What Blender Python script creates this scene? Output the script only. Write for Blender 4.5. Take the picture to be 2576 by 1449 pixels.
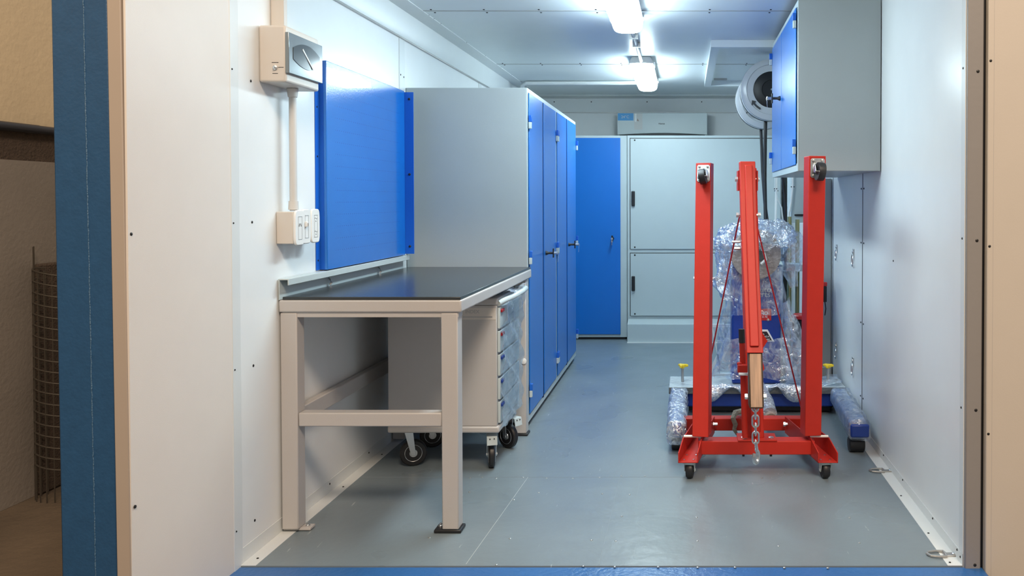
import bpy, bmesh, math, random
from mathutils import Vector, Matrix, noise
S = bpy.context.scene
for o in list(bpy.data.objects): bpy.data.objects.remove(o)
R = math.radians
# ------------------------------------------------------------ camera
FPX = 2050.0; PX, PY = 1724.0, 540.0; PITCH = 0.0171; CH = 1.16
cd = bpy.data.cameras.new('camera'); cam = bpy.data.objects.new('camera', cd); S.collection.objects.link(cam)
cam.location = (0, 0, CH); cam.rotation_euler = (R(90) - PITCH, 0, 0)
cd.sensor_fit = 'HORIZONTAL'; cd.sensor_width = 36; cd.lens = FPX / 2576 * 36
cd.shift_x = -(PX - 1288) / 2576; cd.shift_y = (PY - 724.5) / 2576
cd.clip_start = .05; cd.clip_end = 100
S.camera = cam
# ------------------------------------------------------------ world, lights, exposure
w = bpy.data.worlds.new('world'); S.world = w; w.use_nodes = True
w.node_tree.nodes['Background'].inputs[0].default_value = (1.0, .90, .80, 1)
w.node_tree.nodes['Background'].inputs[1].default_value = .34
def area(name, loc, target, sx, sy, power, col):
    l = bpy.data.lights.new(name, 'AREA'); l.shape = 'RECTANGLE'; l.size = sx; l.size_y = sy; l.energy = power; l.color = col
    o = bpy.data.objects.new(name, l); S.collection.objects.link(o); o.location = loc
    o.rotation_euler = (Vector(target) - Vector(loc)).to_track_quat('-Z', 'Y').to_euler(); return o
area('workshop_daylight', (1.3, -2.0, 5.6), (-.6, 2.8, .6), 2.2, 1.2, 360, (1.0, .79, .60))
area('workshop_lamp', (-2.3, 1.0, 4.2), (-2.8, 3.4, 1.6), .8, .8, 26, (1.0, .80, .50))
S.view_settings.view_transform = 'Standard'; S.view_settings.look = 'None'
S.view_settings.exposure = 0.12; S.view_settings.gamma = 1.0
LAMP = 42.0
# ------------------------------------------------------------ projection helper (pixel at real distance Y -> world x,z)
def at(px, py, Y):
    a = (px - PX) / FPX; b = (PY - py) / FPX
    d = math.cos(PITCH) + b * math.sin(PITCH)   # y per unit axis distance
    u = -math.sin(PITCH) + b * math.cos(PITCH)
    t = Y / d
    return Vector((a * t, Y, CH + u * t))
# ------------------------------------------------------------ materials
def mat(name, col, rough=.5, metal=0, bump=0, bscale=60, var=0, vscale=8, spec=.5, coat=0, emit=None):
    m = bpy.data.materials.new(name); m.use_nodes = True; nt = m.node_tree; b = nt.nodes['Principled BSDF']
    c = (*col, 1)
    b.inputs['Base Color'].default_value = c; b.inputs['Roughness'].default_value = rough; b.inputs['Metallic'].default_value = metal
    b.inputs['Specular IOR Level'].default_value = spec; b.inputs['Coat Weight'].default_value = coat
    tc = nt.nodes.new('ShaderNodeTexCoord')
    n2 = nt.nodes.new('ShaderNodeTexNoise'); n2.inputs['Scale'].default_value = vscale; n2.inputs['Detail'].default_value = 6
    nt.links.new(tc.outputs['Object'], n2.inputs['Vector'])
    mx = nt.nodes.new('ShaderNodeMix'); mx.data_type = 'RGBA'; mx.blend_type = 'MIX'
    v = var or .03
    mx.inputs[6].default_value = (*[k * (1 - v) for k in col], 1); mx.inputs[7].default_value = (*[min(1, k * (1 + v)) for k in col], 1)
    nt.links.new(n2.outputs['Fac'], mx.inputs[0]); nt.links.new(mx.outputs[2], b.inputs['Base Color'])
    if bump:
        n = nt.nodes.new('ShaderNodeTexNoise'); n.inputs['Scale'].default_value = bscale; n.inputs['Detail'].default_value = 4
        nt.links.new(tc.outputs['Object'], n.inputs['Vector'])
        bp = nt.nodes.new('ShaderNodeBump'); bp.inputs['Strength'].default_value = bump; bp.inputs['Distance'].default_value = .01
        nt.links.new(n.outputs['Fac'], bp.inputs['Height']); nt.links.new(bp.outputs['Normal'], b.inputs['Normal'])
    if emit:
        b.inputs['Emission Color'].default_value = (*emit[0], 1); b.inputs['Emission Strength'].default_value = emit[1]
    return m
M = {}
M['wall'] = mat('wall_white', (.80, .82, .82), .28, bump=.04, bscale=9)
M['ceil'] = mat('ceiling_white', (.72, .77, .78), .34, bump=.03, bscale=4, spec=.3)
M['trim'] = mat('trim_white', (.70, .73, .73), .35, bump=.05, bscale=20)
M['panelout'] = mat('panel_cream', (.76, .70, .64), .45, bump=.03, bscale=300)
M['rpanel'] = mat('panel_beige', (.58, .53, .465), .5, bump=.03, bscale=200)
M['edge'] = mat('panel_edge_tan', (.44, .37, .31), .5)
M['rpost'] = mat('post_grey', (.27, .26, .255), .45, bump=.05, bscale=60)
M['black'] = mat('rubber_black', (.012, .012, .014), .45)
M['dark'] = mat('screw_dark', (.03, .03, .03), .4, .5)
M['bluepost'] = mat('post_blue', (.020, .085, .20), .38, bump=.10, bscale=120, var=.15, vscale=40)
M['weld'] = mat('weld_blue', (.07, .16, .28), .4, bump=.5, bscale=200)
M['grey'] = mat('steel_grey_paint', (.40, .435, .44), .36, bump=.06, bscale=350)
M['lgrey'] = mat('light_grey_paint', (.50, .57, .58), .34, bump=.05, bscale=300)
M['bench'] = mat('bench_grey_paint', (.49, .47, .455), .38, bump=.05, bscale=300)
M['blue'] = mat('locker_blue', (.008, .155, .56), .30, bump=.05, bscale=160)
M['bluedk'] = mat('hinge_blue', (.010, .12, .55), .35)
M['red'] = mat('crane_red', (.46, .028, .018), .42, bump=.03, bscale=160, var=.07, vscale=25, spec=.2)
M['reddk'] = mat('brace_red', (.34, .012, .020), .35, bump=.1)
M['chrome'] = mat('zinc', (.70, .72, .73), .28, 1, bump=.05)
M['steel'] = mat('steel_plate', (.46, .46, .45), .42, .8, bump=.2, bscale=50)
M['bronze'] = mat('bronze_steel', (.095, .058, .036), .38, .5, bump=.05, bscale=25, var=.25, vscale=12)
M['chain'] = mat('chain_zinc', (.62, .64, .66), .3, 1)
M['mblue'] = mat('machine_blue', (.012, .045, .28), .35, bump=.08)
M['wblue'] = mat('wrapped_blue', (.20, .28, .45), .30, bump=.9, bscale=28, var=.35, vscale=25)
M['disc'] = mat('greased_disc', (.34, .30, .285), .45, .3, bump=.6, bscale=70, var=.5, vscale=40)
M['plate'] = mat('wrapped_plate', (.50, .56, .58), .25, bump=.8, bscale=30, var=.25, vscale=18)
M['platefront'] = mat('bare_steel', (.17, .18, .18), .45, .6, bump=.4, bscale=60, var=.3)
M['yellow'] = mat('yellow_plastic', (.85, .60, .02), .35)
M['white'] = mat('white_plastic', (.80, .80, .78), .35)
M['beigebox'] = mat('enclosure_white', (.62, .58, .53), .4)
M['conduit'] = mat('conduit_grey', (.60, .59, .57), .45)
M['smoke'] = mat('smoked_cover', (.22, .26, .28), .15, .3)
M['smokewin'] = mat('smoked_window', (.06, .075, .085), .12)
M['mat'] = mat('bench_mat', (.030, .036, .040), .22, bump=.05, bscale=60)
M['gold'] = mat('gold_zinc', (.45, .42, .20), .3, .7, bump=.1)
M['rope'] = mat('rope_hemp', (.35, .33, .26), .9, bump=1, bscale=150)
M['card'] = mat('taped_cardboard', (.36, .27, .22), .5, bump=.6, bscale=50, var=.3, vscale=30)
M['text'] = mat('ink_white', (.85, .85, .85), .6)
M['ink'] = mat('ink_dark', (.06, .06, .06), .6)
M['sred'] = mat('sticker_red', (.62, .03, .03), .4)
M['sblue'] = mat('sticker_blue', (.05, .30, .62), .4)
M['sdark'] = mat('sticker_black', (.03, .02, .025), .4)
M['paper'] = mat('sticker_paper', (.66, .61, .55), .6)
M['beigewall'] = mat('workshop_cream_wall', (.66, .54, .37), .8, bump=.2, bscale=40, var=.08, vscale=5)
M['darkband'] = mat('workshop_dark_band', (.085, .060, .045), .9, bump=.8, bscale=120, var=.4, vscale=60)
M['greysheet'] = mat('workshop_grey_sheet', (.27, .24, .215), .6, bump=.2, bscale=60, var=.2, vscale=3)
M['pipe'] = mat('dark_pipe', (.03, .033, .045), .35)
M['concrete'] = mat('stained_concrete', (.13, .095, .065), .8, bump=.6, bscale=30, var=.5, vscale=3)
M['wire'] = mat('rusty_wire', (.10, .085, .07), .6, .5)
M['acw'] = mat('ac_plastic', (.58, .64, .64), .4)
M['reelw'] = mat('reel_white', (.66, .68, .70), .22)
M['seam'] = mat('floor_seam_paint', (.22, .26, .29), .35)
M['gap_shade'] = mat('gap_shade_navy', (.003, .008, .06), .8, spec=.1)  # near-black navy standing in for shade in the locker door gaps
M['sill'] = mat('sill_blue', (.030, .13, .36), .3, bump=.2, bscale=60, var=.15)
M['diff'] = mat('lamp_diffuser', (.9, .9, .9), .4, emit=((.74, .93, 1.0), LAMP))
def streak(name, sc, lo, hi):   # stretch a material's colour noise into streaks
    nt = M[name].node_tree
    for n in list(nt.nodes):
        if n.type == 'TEX_NOISE' and n.outputs['Fac'].links and n.outputs['Fac'].links[0].to_node.type == 'MIX':
            mp = nt.nodes.new('ShaderNodeMapping'); mp.inputs['Scale'].default_value = sc
            nt.links.new(n.inputs['Vector'].links[0].from_socket, mp.inputs[0]); nt.links.new(mp.outputs[0], n.inputs['Vector'])
            m = n.outputs['Fac'].links[0].to_node; m.inputs[6].default_value = (*lo, 1); m.inputs[7].default_value = (*hi, 1)
streak('bronze', (9, 1, .25), (.012, .008, .006), (.17, .105, .065))
# floor: painted steel/plywood with scratches
fm = mat('floor_paint', (.19, .235, .262), .30, bump=.18, bscale=14, var=.14, vscale=3); M['floor'] = fm
nt = fm.node_tree; b = nt.nodes['Principled BSDF']; tc = nt.nodes.new('ShaderNodeTexCoord')
mp = nt.nodes.new('ShaderNodeMapping'); mp.inputs['Scale'].default_value = (70, 9, 1); mp.inputs['Rotation'].default_value = (0, 0, .12)
nz = nt.nodes.new('ShaderNodeTexNoise'); nz.inputs['Scale'].default_value = 1; nz.inputs['Detail'].default_value = 8
nz2 = nt.nodes.new('ShaderNodeTexNoise'); nz2.inputs['Scale'].default_value = 2.3
rp = nt.nodes.new('ShaderNodeValToRGB'); rp.color_ramp.elements[0].position = .69; rp.color_ramp.elements[1].position = .75
mr = nt.nodes.new('ShaderNodeMapRange'); mr.inputs['From Min'].default_value = .3; mr.inputs['From Max'].default_value = .7; mr.inputs['To Min'].default_value = .24; mr.inputs['To Max'].default_value = .42
old = b.inputs['Base Color'].links[0].from_socket
mx = nt.nodes.new('ShaderNodeMix'); mx.data_type = 'RGBA'; mx.inputs[7].default_value = (.42, .46, .48, 1)
L = nt.links.new
L(tc.outputs['Object'], mp.inputs[0]); L(mp.outputs[0], nz.inputs['Vector']); L(nz.outputs['Fac'], rp.inputs[0]); L(rp.outputs[0], mx.inputs[0]); L(old, mx.inputs[6]); L(mx.outputs[2], b.inputs['Base Color'])
L(tc.outputs['Object'], nz2.inputs['Vector']); L(nz2.outputs['Fac'], mr.inputs[0]); L(mr.outputs[0], b.inputs['Roughness'])
# pegboard: rows of small punched holes
pm = mat('pegboard_blue', (.008, .155, .56), .22, bump=.05, bscale=120, var=.05, coat=.4); M['peg'] = pm
nt = pm.node_tree; b = nt.nodes['Principled BSDF']; tc = nt.nodes.new('ShaderNodeTexCoord'); sp = nt.nodes.new('ShaderNodeSeparateXYZ'); nt.links.new(tc.outputs['Object'], sp.inputs[0])
def mth(op, a, bb=None):
    n = nt.nodes.new('ShaderNodeMath'); n.operation = op
    for i, v in enumerate((a, bb)):
        if v is None: continue
        if isinstance(v, (int, float)): n.inputs[i].default_value = v
        else: nt.links.new(v, n.inputs[i])
    return n.outputs[0]
def near(v, pitch, half):   # 1 where v is within half of a multiple of pitch
    fr = mth('FRACT', mth('ADD', mth('DIVIDE', v, pitch), 100.5)); return mth('LESS_THAN', mth('ABSOLUTE', mth('SUBTRACT', fr, .5)), half / pitch)
msk = mth('MULTIPLY', near(sp.outputs[1], .020, .0022), near(sp.outputs[2], .0475, .0016))
msk = mth('MULTIPLY', msk, mth('LESS_THAN', mth('ABSOLUTE', sp.outputs[1]), .36))
msk = mth('MULTIPLY', msk, mth('LESS_THAN', mth('ABSOLUTE', sp.outputs[2]), .37))
old = b.inputs['Base Color'].links[0].from_socket
mx = nt.nodes.new('ShaderNodeMix'); mx.data_type = 'RGBA'; mx.inputs[7].default_value = (.004, .06, .28, 1)
nt.links.new(msk, mx.inputs[0]); nt.links.new(old, mx.inputs[6]); nt.links.new(mx.outputs[2], b.inputs['Base Color'])
# clear film
def film(name, opac, tint=(.85, .92, 1), bs=35, rough=.08, ds=.35):
    m = bpy.data.materials.new(name); m.use_nodes = True; nt = m.node_tree; nt.nodes.clear()
    out = nt.nodes.new('ShaderNodeOutputMaterial'); tr = nt.nodes.new('ShaderNodeBsdfTransparent'); tr.inputs[0].default_value = (*tint, 1)
    gl = nt.nodes.new('ShaderNodeBsdfGlossy'); gl.inputs['Roughness'].default_value = rough; gl.inputs[0].default_value = (1, 1, 1, 1)
    df = nt.nodes.new('ShaderNodeBsdfDiffuse'); df.inputs[0].default_value = (.80, .85, .90, 1)
    a = nt.nodes.new('ShaderNodeMixShader'); a.inputs[0].default_value = ds; nt.links.new(gl.outputs[0], a.inputs[1]); nt.links.new(df.outputs[0], a.inputs[2])
    tc = nt.nodes.new('ShaderNodeTexCoord'); n = nt.nodes.new('ShaderNodeTexNoise'); n.inputs['Scale'].default_value = bs; n.inputs['Detail'].default_value = 3; n.inputs['Distortion'].default_value = 1.2
    nt.links.new(tc.outputs['Object'], n.inputs['Vector'])
    bp = nt.nodes.new('ShaderNodeBump'); bp.inputs['Strength'].default_value = 1; bp.inputs['Distance'].default_value = .012; nt.links.new(n.outputs['Fac'], bp.inputs['Height'])
    nt.links.new(bp.outputs[0], gl.inputs['Normal'])
    mr = nt.nodes.new('ShaderNodeMapRange'); mr.inputs['From Min'].default_value = .35; mr.inputs['From Max'].default_value = .7
    mr.inputs['To Min'].default_value = opac * .4; mr.inputs['To Max'].default_value = min(1, opac * 1.8); nt.links.new(n.outputs['Fac'], mr.inputs[0])
    b2 = nt.nodes.new('ShaderNodeMixShader'); nt.links.new(mr.outputs[0], b2.inputs[0]); nt.links.new(tr.outputs[0], b2.inputs[1]); nt.links.new(a.outputs[0], b2.inputs[2])
    nt.links.new(b2.outputs[0], out.inputs[0]); return m
M['film'] = film('clear_film', .32, (.88, .93, 1), 22)
M['filmflat'] = film('stretch_film', .34, (.90, .95, 1), 14, .06, .22)
M['filmdense'] = film('crumpled_film', .55, (.80, .87, 1), 45, .07, .35)
# ------------------------------------------------------------ mesh collector
class MB:
    def __init__(s): s.v = []; s.f = []
    def add(s, vs, fs):
        n = len(s.v); s.v += [Vector(v) for v in vs]; s.f += [tuple(i + n for i in f) for f in fs]; return s
    def hexa(s, p):  # p: 8 pts bottom 4 ccw, top 4
        return s.add(p, [(0, 3, 2, 1), (4, 5, 6, 7), (0, 1, 5, 4), (1, 2, 6, 5), (2, 3, 7, 6), (3, 0, 4, 7)])
    def box(s, x0, x1, y0, y1, z0, z1, T=None):
        p = [Vector(q) for q in ((x0, y0, z0), (x1, y0, z0), (x1, y1, z0), (x0, y1, z0), (x0, y0, z1), (x1, y0, z1), (x1, y1, z1), (x0, y1, z1))]
        if T: p = [T @ q for q in p]
        return s.hexa(p)
    def beam(s, a, b_, w_, h_, up=(0, 0, 1)):   # box of section w x h from a to b
        a, b_ = Vector(a), Vector(b_); d = (b_ - a).normalized(); sd = d.cross(Vector(up)).normalized(); u = sd.cross(d)
        q = [(-1, -1), (1, -1), (1, 1), (-1, 1)]
        return s.hexa([a + sd * i * w_ / 2 + u * j * h_ / 2 for i, j in q] + [b_ + sd * i * w_ / 2 + u * j * h_ / 2 for i, j in q])
    def tube(s, pts, r, n=12, closed=False, cap=True):
        pts = [Vector(p) for p in pts]; k = len(pts); rs = r if isinstance(r, (list, tuple)) else [r] * k
        rings = []; prev = None
        for i, p in enumerate(pts):
            if closed: t = (pts[(i + 1) % k] - pts[i - 1]).normalized()
            else: t = (pts[min(i + 1, k - 1)] - pts[max(i - 1, 0)]).normalized()
            if prev is None:
                a = Vector((0, 0, 1)) if abs(t.z) < .9 else Vector((1, 0, 0)); u = t.cross(a).normalized()
            else: u = (prev - t * prev.dot(t)).normalized()
            prev = u; vv = t.cross(u); rings.append([p + (u * math.cos(2 * math.pi * j / n) + vv * math.sin(2 * math.pi * j / n)) * rs[i] for j in range(n)])
        vs = [q for rg in rings for q in rg]; fs = []
        for i in range(k if closed else k - 1):
            i2 = (i + 1) % k
            for j in range(n): fs.append((i * n + j, i * n + (j + 1) % n, i2 * n + (j + 1) % n, i2 * n + j))
        if cap and not closed: fs += [tuple(reversed(range(n))), tuple(range((k - 1) * n, k * n))]
        return s.add(vs, fs)
    def cyl(s, a, b_, r, n=20): return s.tube([a, b_], r, n)
    def lathe(s, o, axis, prof, n=32):   # prof: (radius, height) pairs along axis
        o = Vector(o); ax = Vector(axis).normalized(); t = Vector((0, 0, 1)) if abs(ax.z) < .9 else Vector((1, 0, 0)); u = ax.cross(t).normalized(); v = ax.cross(u)
        vs = [o + ax * h + (u * math.cos(2 * math.pi * j / n) + v * math.sin(2 * math.pi * j / n)) * max(r, 1e-5) for r, h in prof for j in range(n)]
        fs = [(i * n + j, i * n + (j + 1) % n, (i + 1) * n + (j + 1) % n, (i + 1) * n + j) for i in range(len(prof) - 1) for j in range(n)]
        fs += [tuple(reversed(range(n))), tuple(range((len(prof) - 1) * n, len(prof) * n))]
        return s.add(vs, fs)
    def prism(s, poly, vec):
        poly = [Vector(p) for p in poly]; vec = Vector(vec); n = len(poly)
        return s.add(poly + [p + vec for p in poly], [tuple(reversed(range(n))), tuple(range(n, 2 * n))] + [(i, (i + 1) % n, n + (i + 1) % n, n + i) for i in range(n)])
    def obj(s, name, m, parent=None, bevel=0, seg=2, smooth=35, sub=0, recalc=True, solid=0):
        if not s.v: raise Exception(name)
        lo = Vector([min(v[i] for v in s.v) for i in range(3)]); hi = Vector([max(v[i] for v in s.v) for i in range(3)])
        c = (lo + hi) / 2
        if parent is None: c.z = lo.z
        me = bpy.data.meshes.new(name); me.from_pydata([v - c for v in s.v], [], s.f)
        bm = bmesh.new(); bm.from_mesh(me)
        if recalc: bmesh.ops.recalc_face_normals(bm, faces=bm.faces)
        bm.to_mesh(me); bm.free()
        if smooth:
            me.shade_smooth(); me.set_sharp_from_angle(angle=R(smooth))
        me.materials.append(M[m] if isinstance(m, str) else m)
        o = bpy.data.objects.new(name, me); S.collection.objects.link(o)
        o.location = c - (org(parent) if parent else Vector()); o['_o'] = 0; ORG[o.name] = c
        if parent: o.parent = parent
        if bevel:
            md = o.modifiers.new('bevel', 'BEVEL'); md.width = bevel; md.segments = seg; md.limit_method = 'ANGLE'; md.angle_limit = R(40)
        if solid:
            md = o.modifiers.new('solid', 'SOLIDIFY'); md.thickness = solid
        del o['_o']
        return o
ORG = {}
def org(o): return ORG[o.name]
def tag(o, label=None, cat=None, group=None, kind=None):
    for k, v in (('label', label), ('category', cat), ('group', group), ('kind', kind)):
        if v: o[k] = v
    return o
def thing(name, loc, label, cat, group=None):
    o = bpy.data.objects.new(name, None); S.collection.objects.link(o); o.location = loc; o.empty_display_size = .05; ORG[o.name] = Vector(loc)
    return tag(o, label, cat, group)
def struct(mb, name, m, **k): return tag(mb.obj(name, m, **k), kind='structure')
def copy_at(o, delta, parent=None):
    c = o.copy(); S.collection.objects.link(c); c.location = o.location + Vector(delta)
    if parent: c.parent = parent; 
    ORG[c.name] = org(o) + Vector(delta)
    for ch in o.children:
        k = ch.copy(); S.collection.objects.link(k); k.parent = c; ORG[k.name] = org(ch) + Vector(delta)
        for g in ch.children:
            q = g.copy(); S.collection.objects.link(q); q.parent = k; ORG[q.name] = org(g) + Vector(delta)
    return c
def part_copy(o, delta, parent):
    c = o.copy(); S.collection.objects.link(c); c.parent = parent; c.location = org(o) + Vector(delta) - org(parent); ORG[c.name] = org(o) + Vector(delta); return c
def text(body, p, size, m, parent, facing='-Y', name='lettering', bold=0, wid=1.0, align='LEFT'):
    cu = bpy.data.curves.new(name, 'FONT'); cu.body = body; cu.size = size; cu.extrude = .0004; cu.offset = bold; cu.align_x = align
    t = bpy.data.objects.new(name, cu); S.collection.objects.link(t)
    me = bpy.data.meshes.new_from_object(t); bpy.data.objects.remove(t); me.materials.clear(); me.materials.append(M[m])
    o = bpy.data.objects.new(name, me); S.collection.objects.link(o)
    rot = {'-Y': (R(90), 0, 0), '+X': (R(90), 0, R(90))}[facing]
    o.rotation_euler = rot; o.scale = (wid, 1, 1); o.location = Vector(p) - org(parent); o.parent = parent; ORG[o.name] = Vector(p); return o
def screws(parent, pts, nrm, r=.0035, m='dark', name='screw'):
    first = None; nrm = Vector(nrm)
    for p in pts:
        p = Vector(p)
        if first is None:
            first = MB().lathe(p, nrm, [(r, -.001), (r, .0012), (r * .6, .0024), (0, .0026)], 8).obj(name, m, parent); p0 = p
        else: part_copy(first, p - p0, parent)
XL, XR, Y0, YB, ZC = -1.415, .882, 2.57, 7.5, 2.10
# ============================================================ SETTING
fl = struct(MB().box(XL, XR, Y0, YB, -.04, 0), 'floor', 'floor')
for i, (a, b_, w_) in enumerate((((-.70, Y0 + .01), (-.66, 3.40), .0022), ((-.275, Y0 + .01), (-.275, 6.6), .0018), ((-.19, 3.0), (-.185, 6.6), .0012), ((.40, 4.4), (.40, 6.6), .0015))):
    MB().beam((a[0], a[1], .0003), (b_[0], b_[1], .0003), w_, .0008).obj('floor_seam', 'grey' if i == 0 else 'seam', fl, smooth=0)
MB().beam((XL + .06, 3.40, .0003), (.02, 3.40, .0003), .002, .0008).obj('floor_seam', 'seam', fl, smooth=0)
random.seed(4)
fs = [(x, 3.40 + random.uniform(-.02, .02), 0) for x in (-.90, -.79, -.68, -.58, -.47, -.36, -.27, -.17, .10, .32)]
fs += [(at(px, py, 1).x / at(px, py, 1).y * 0 + (px - PX) / FPX * (CH * FPX / (py - 505)), CH * FPX / (py - 505), 0) for px, py in
       ((1353, 1244), (1514, 1247), (1583, 1249), (1486, 1365), (1548, 1367), (1754, 1367), (1563, 1304), (1752, 1307), (1280, 1361), (1245, 1428), (1465, 1431), (1545, 1433), (1655, 1433), (1755, 1434), (1850, 1434), (1975, 1435), (2085, 1436), (1960, 1380), (1075, 1359), (1210, 1205), (1178, 1242), (1290, 1262), (2140, 1308), (2165, 1372), (1560, 1110), (1630, 1120))]
screws(fl, fs, (0, 0, 1), .0045, 'steel', 'floor_screw')
sill = struct(MB().box(XL - .02, XR + .06, Y0 - .28, Y0 - .002, -.15, -.003), 'trim_1', 'sill', bevel=.003)
# left wall: inner sheets + outer panel reaching towards the camera
wl = struct(MB().box(XL - .06, XL, Y0, YB + .05, -.05, 2.2), 'wall_left', 'wall')
# vertical sheet joints on the left wall
for y in (4.04, 5.59):
    MB().box(XL, XL + .0015, y - .003, y + .003, .05, 1.98).obj('sheet_joint', 'conduit', wl, smooth=0)
    MB().box(XL, XL + .0022, y + .003, y + .075, .05, 1.98).obj('joint_cover', 'trim', wl, smooth=0)
screws(wl, [(XL + .002, 4.055, 1.785), (XL + .002, 4.10, 1.78), (XL, 2.66, 1.09), (XL, 2.66, 1.55), (XL, 2.66, .62), (XL, 2.66, .11), (XL, 2.66, 2.0)], (1, 0, 0), .0045)
def leanbox(x0, x1, y0, y1, z0, z1, k, mb=None):
    f = lambda x, y, z: (x - k * (z - CH), y, z)
    return (mb or MB()).hexa([f(x0, y0, z0), f(x1, y0, z0), f(x1, y1, z0), f(x0, y1, z0), f(x0, y0, z1), f(x1, y0, z1), f(x1, y1, z1), f(x0, y1, z1)])
wo = struct(leanbox(XL - .005, XL + .001, 2.066, Y0 - .008, -.15, 2.6, 0), 'wall_outer', 'panelout', bevel=.001)
screws(wo, [(XL + .001, 2.078, 1.075), (XL + .003, 2.078, .375)], (1, 0, 0), .0045)
ed = struct(leanbox(XL - .040, XL - .0055, 2.062, 2.16, -.15, 2.6, .006), 'trim_2', 'edge', bevel=.002)
vt = struct(MB().box(XL - .01, XL + .003, Y0 - .035, Y0 + .012, -.01, 2.3), 'trim_3', 'trim', bevel=.002)
screws(vt, [(XL + .003, 2.545, z) for z in (1.09, 1.57, .63, .12, 1.98)], (1, 0, 0), .003)
# right wall
wr = struct(MB().box(XR, XR + .05, Y0, YB + .05, -.05, 2.2), 'wall_right', 'wall')
for y in (4.05, 4.86):
    MB().box(XR - .0015, XR, y - .003, y + .004, .03, 1.98).obj('sheet_joint', 'dark', wr, smooth=0)
screws(wr, [(XR - .001, y + dy, z) for y in (4.05,) for dy in (.03, -.03) for z in (.95, .55, .18, 1.22)] + [(XR, 3.45, .905)], (-1, 0, 0), .0045)
MB().box(XR - .0012, XR, Y0, Y0 + .035, 0, 2.1).obj('corner_flange', 'trim', wr, smooth=0)
screws(wr, [(XR - .001, Y0 + .02, z) for z in (1.58, 1.04, .50, .02)], (-1, 0, 0), .004)
rp_ = struct(MB().box(XR + .002, XR + .0525, Y0 - .012, Y0 + .03, -.15, 2.6), 'trim_4', 'rpost', bevel=.004)
screws(rp_, [(XR + .034, Y0 - .012, z) for z in (1.565, 1.035, .50, .008)], (0, -1, 0), .005)
gk = struct(MB().box(XR + .053, XR + .12, Y0 - .004, Y0 + .03, -.15, 2.6), 'trim_5', 'black')
rpn = struct(MB().box(XR + .0595, XR + .60, Y0 - .03, Y0 - .005, -.15, 2.6), 'wall_front', 'rpanel', bevel=.003)
MB().box(XR + .0775, XR + .0783, Y0 - .0305, Y0 - .03, -.1, 2.5).obj('fold_line', 'bench', rpn, smooth=0)
screws(rpn, [(XR + .067, Y0 - .03, z) for z in (1.595, 1.018, .43)], (0, -1, 0), .0042)
# back wall and ceiling
struct(MB().box(XL - .06, XR + .05, YB, YB + .05, -.05, 2.2), 'wall_back', 'wall')
ce = struct(MB().box(XL - .06, XR + .05, Y0 - .05, YB + .05, ZC, ZC + .06), 'ceiling', 'ceil')
for y in (4.05, 5.62):
    MB().box(XL + .11, XR, y - .004, y + .004, ZC - .0025, ZC).obj('ceiling_joint', 'steel', ce, smooth=0)
screws(ce, [(x, y + dy, ZC - .001) for y in (4.05, 5.62) for x in (-1.25, -.99, -.72, -.44, .12, .42, .7) for dy in (.035, -.03)] +
       [(XL + .13 + k, 7.26, ZC - .001) for k in (.3, .6, .9, 1.2, 1.5, 1.8)] + [(XL + .115, y, ZC - .001) for y in (4.14, 4.22, 4.34, 4.85, 5.3, 5.75, 6.1)], (0, 0, -1), .005)
# coving profiles
tl = struct(MB().prism([(XL, Y0, 1.97), (XL + .012, Y0, 1.972), (XL + .022, Y0, 1.998), (XL + .030, Y0, ZC), (XL, Y0, ZC)], (0, YB - Y0, 0)), 'trim_6', 'trim')
tl2 = struct(MB().box(XL + .03, XL + .118, Y0, YB, ZC - .004, ZC), 'trim_7', 'trim')
MB().box(XL, XL + .0125, Y0, YB, 1.9655, 1.9705).obj('seal_line', 'steel', tl, smooth=0)
tb = struct(MB().prism([(XL, YB, 1.97), (XL, YB - .012, 1.972), (XL, YB - .026, 2.06), (XL, YB - .034, ZC), (XL, YB, ZC)], (XR - XL, 0, 0)), 'trim_8', 'trim')
MB().box(XL, XR, YB - .013, YB, 1.9655, 1.9715).obj('seal_line', 'steel', tb, smooth=0)
screws(tb, [(x, YB - .026, 2.065) for x in (-1.2, -.86, -.35, .15, .62)], (0, -1, 0), .006)
struct(MB().box(XL, XR, YB - .25, YB - .03, ZC - .005, ZC - .0005), 'trim_9', 'trim')
# skirting flashings: flat on the floor and up the wall
bl = struct(MB().box(XL, XL + .05, Y0, 6.7, 0, .0015).box(XL, XL + .0015, Y0, 6.7, 0, .05), 'baseboard_left', 'trim', smooth=0)
screws(bl, [(XL + .03, y, .0015) for y in (2.62, 2.86, 3.28, 3.7)], (0, 0, 1), .004)
screws(bl, [(XL + .0015, y, .035) for y in (2.92, 3.22, 3.62)], (1, 0, 0), .004)
br = struct(MB().box(XR - .048, XR, Y0, 4.85, 0, .0015).box(XR - .0015, XR, Y0, 4.85, 0, .038), 'baseboard_right', 'trim', smooth=0)
screws(br, [(XR - .035, y, .0015) for y in (2.59, 2.82, 3.18, 3.5)], (0, 0, 1), .004)
screws(br, [(XR - .0015, y, .03) for y in (2.62, 2.88, 3.28, 3.6)], (-1, 0, 0), .004)
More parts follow.
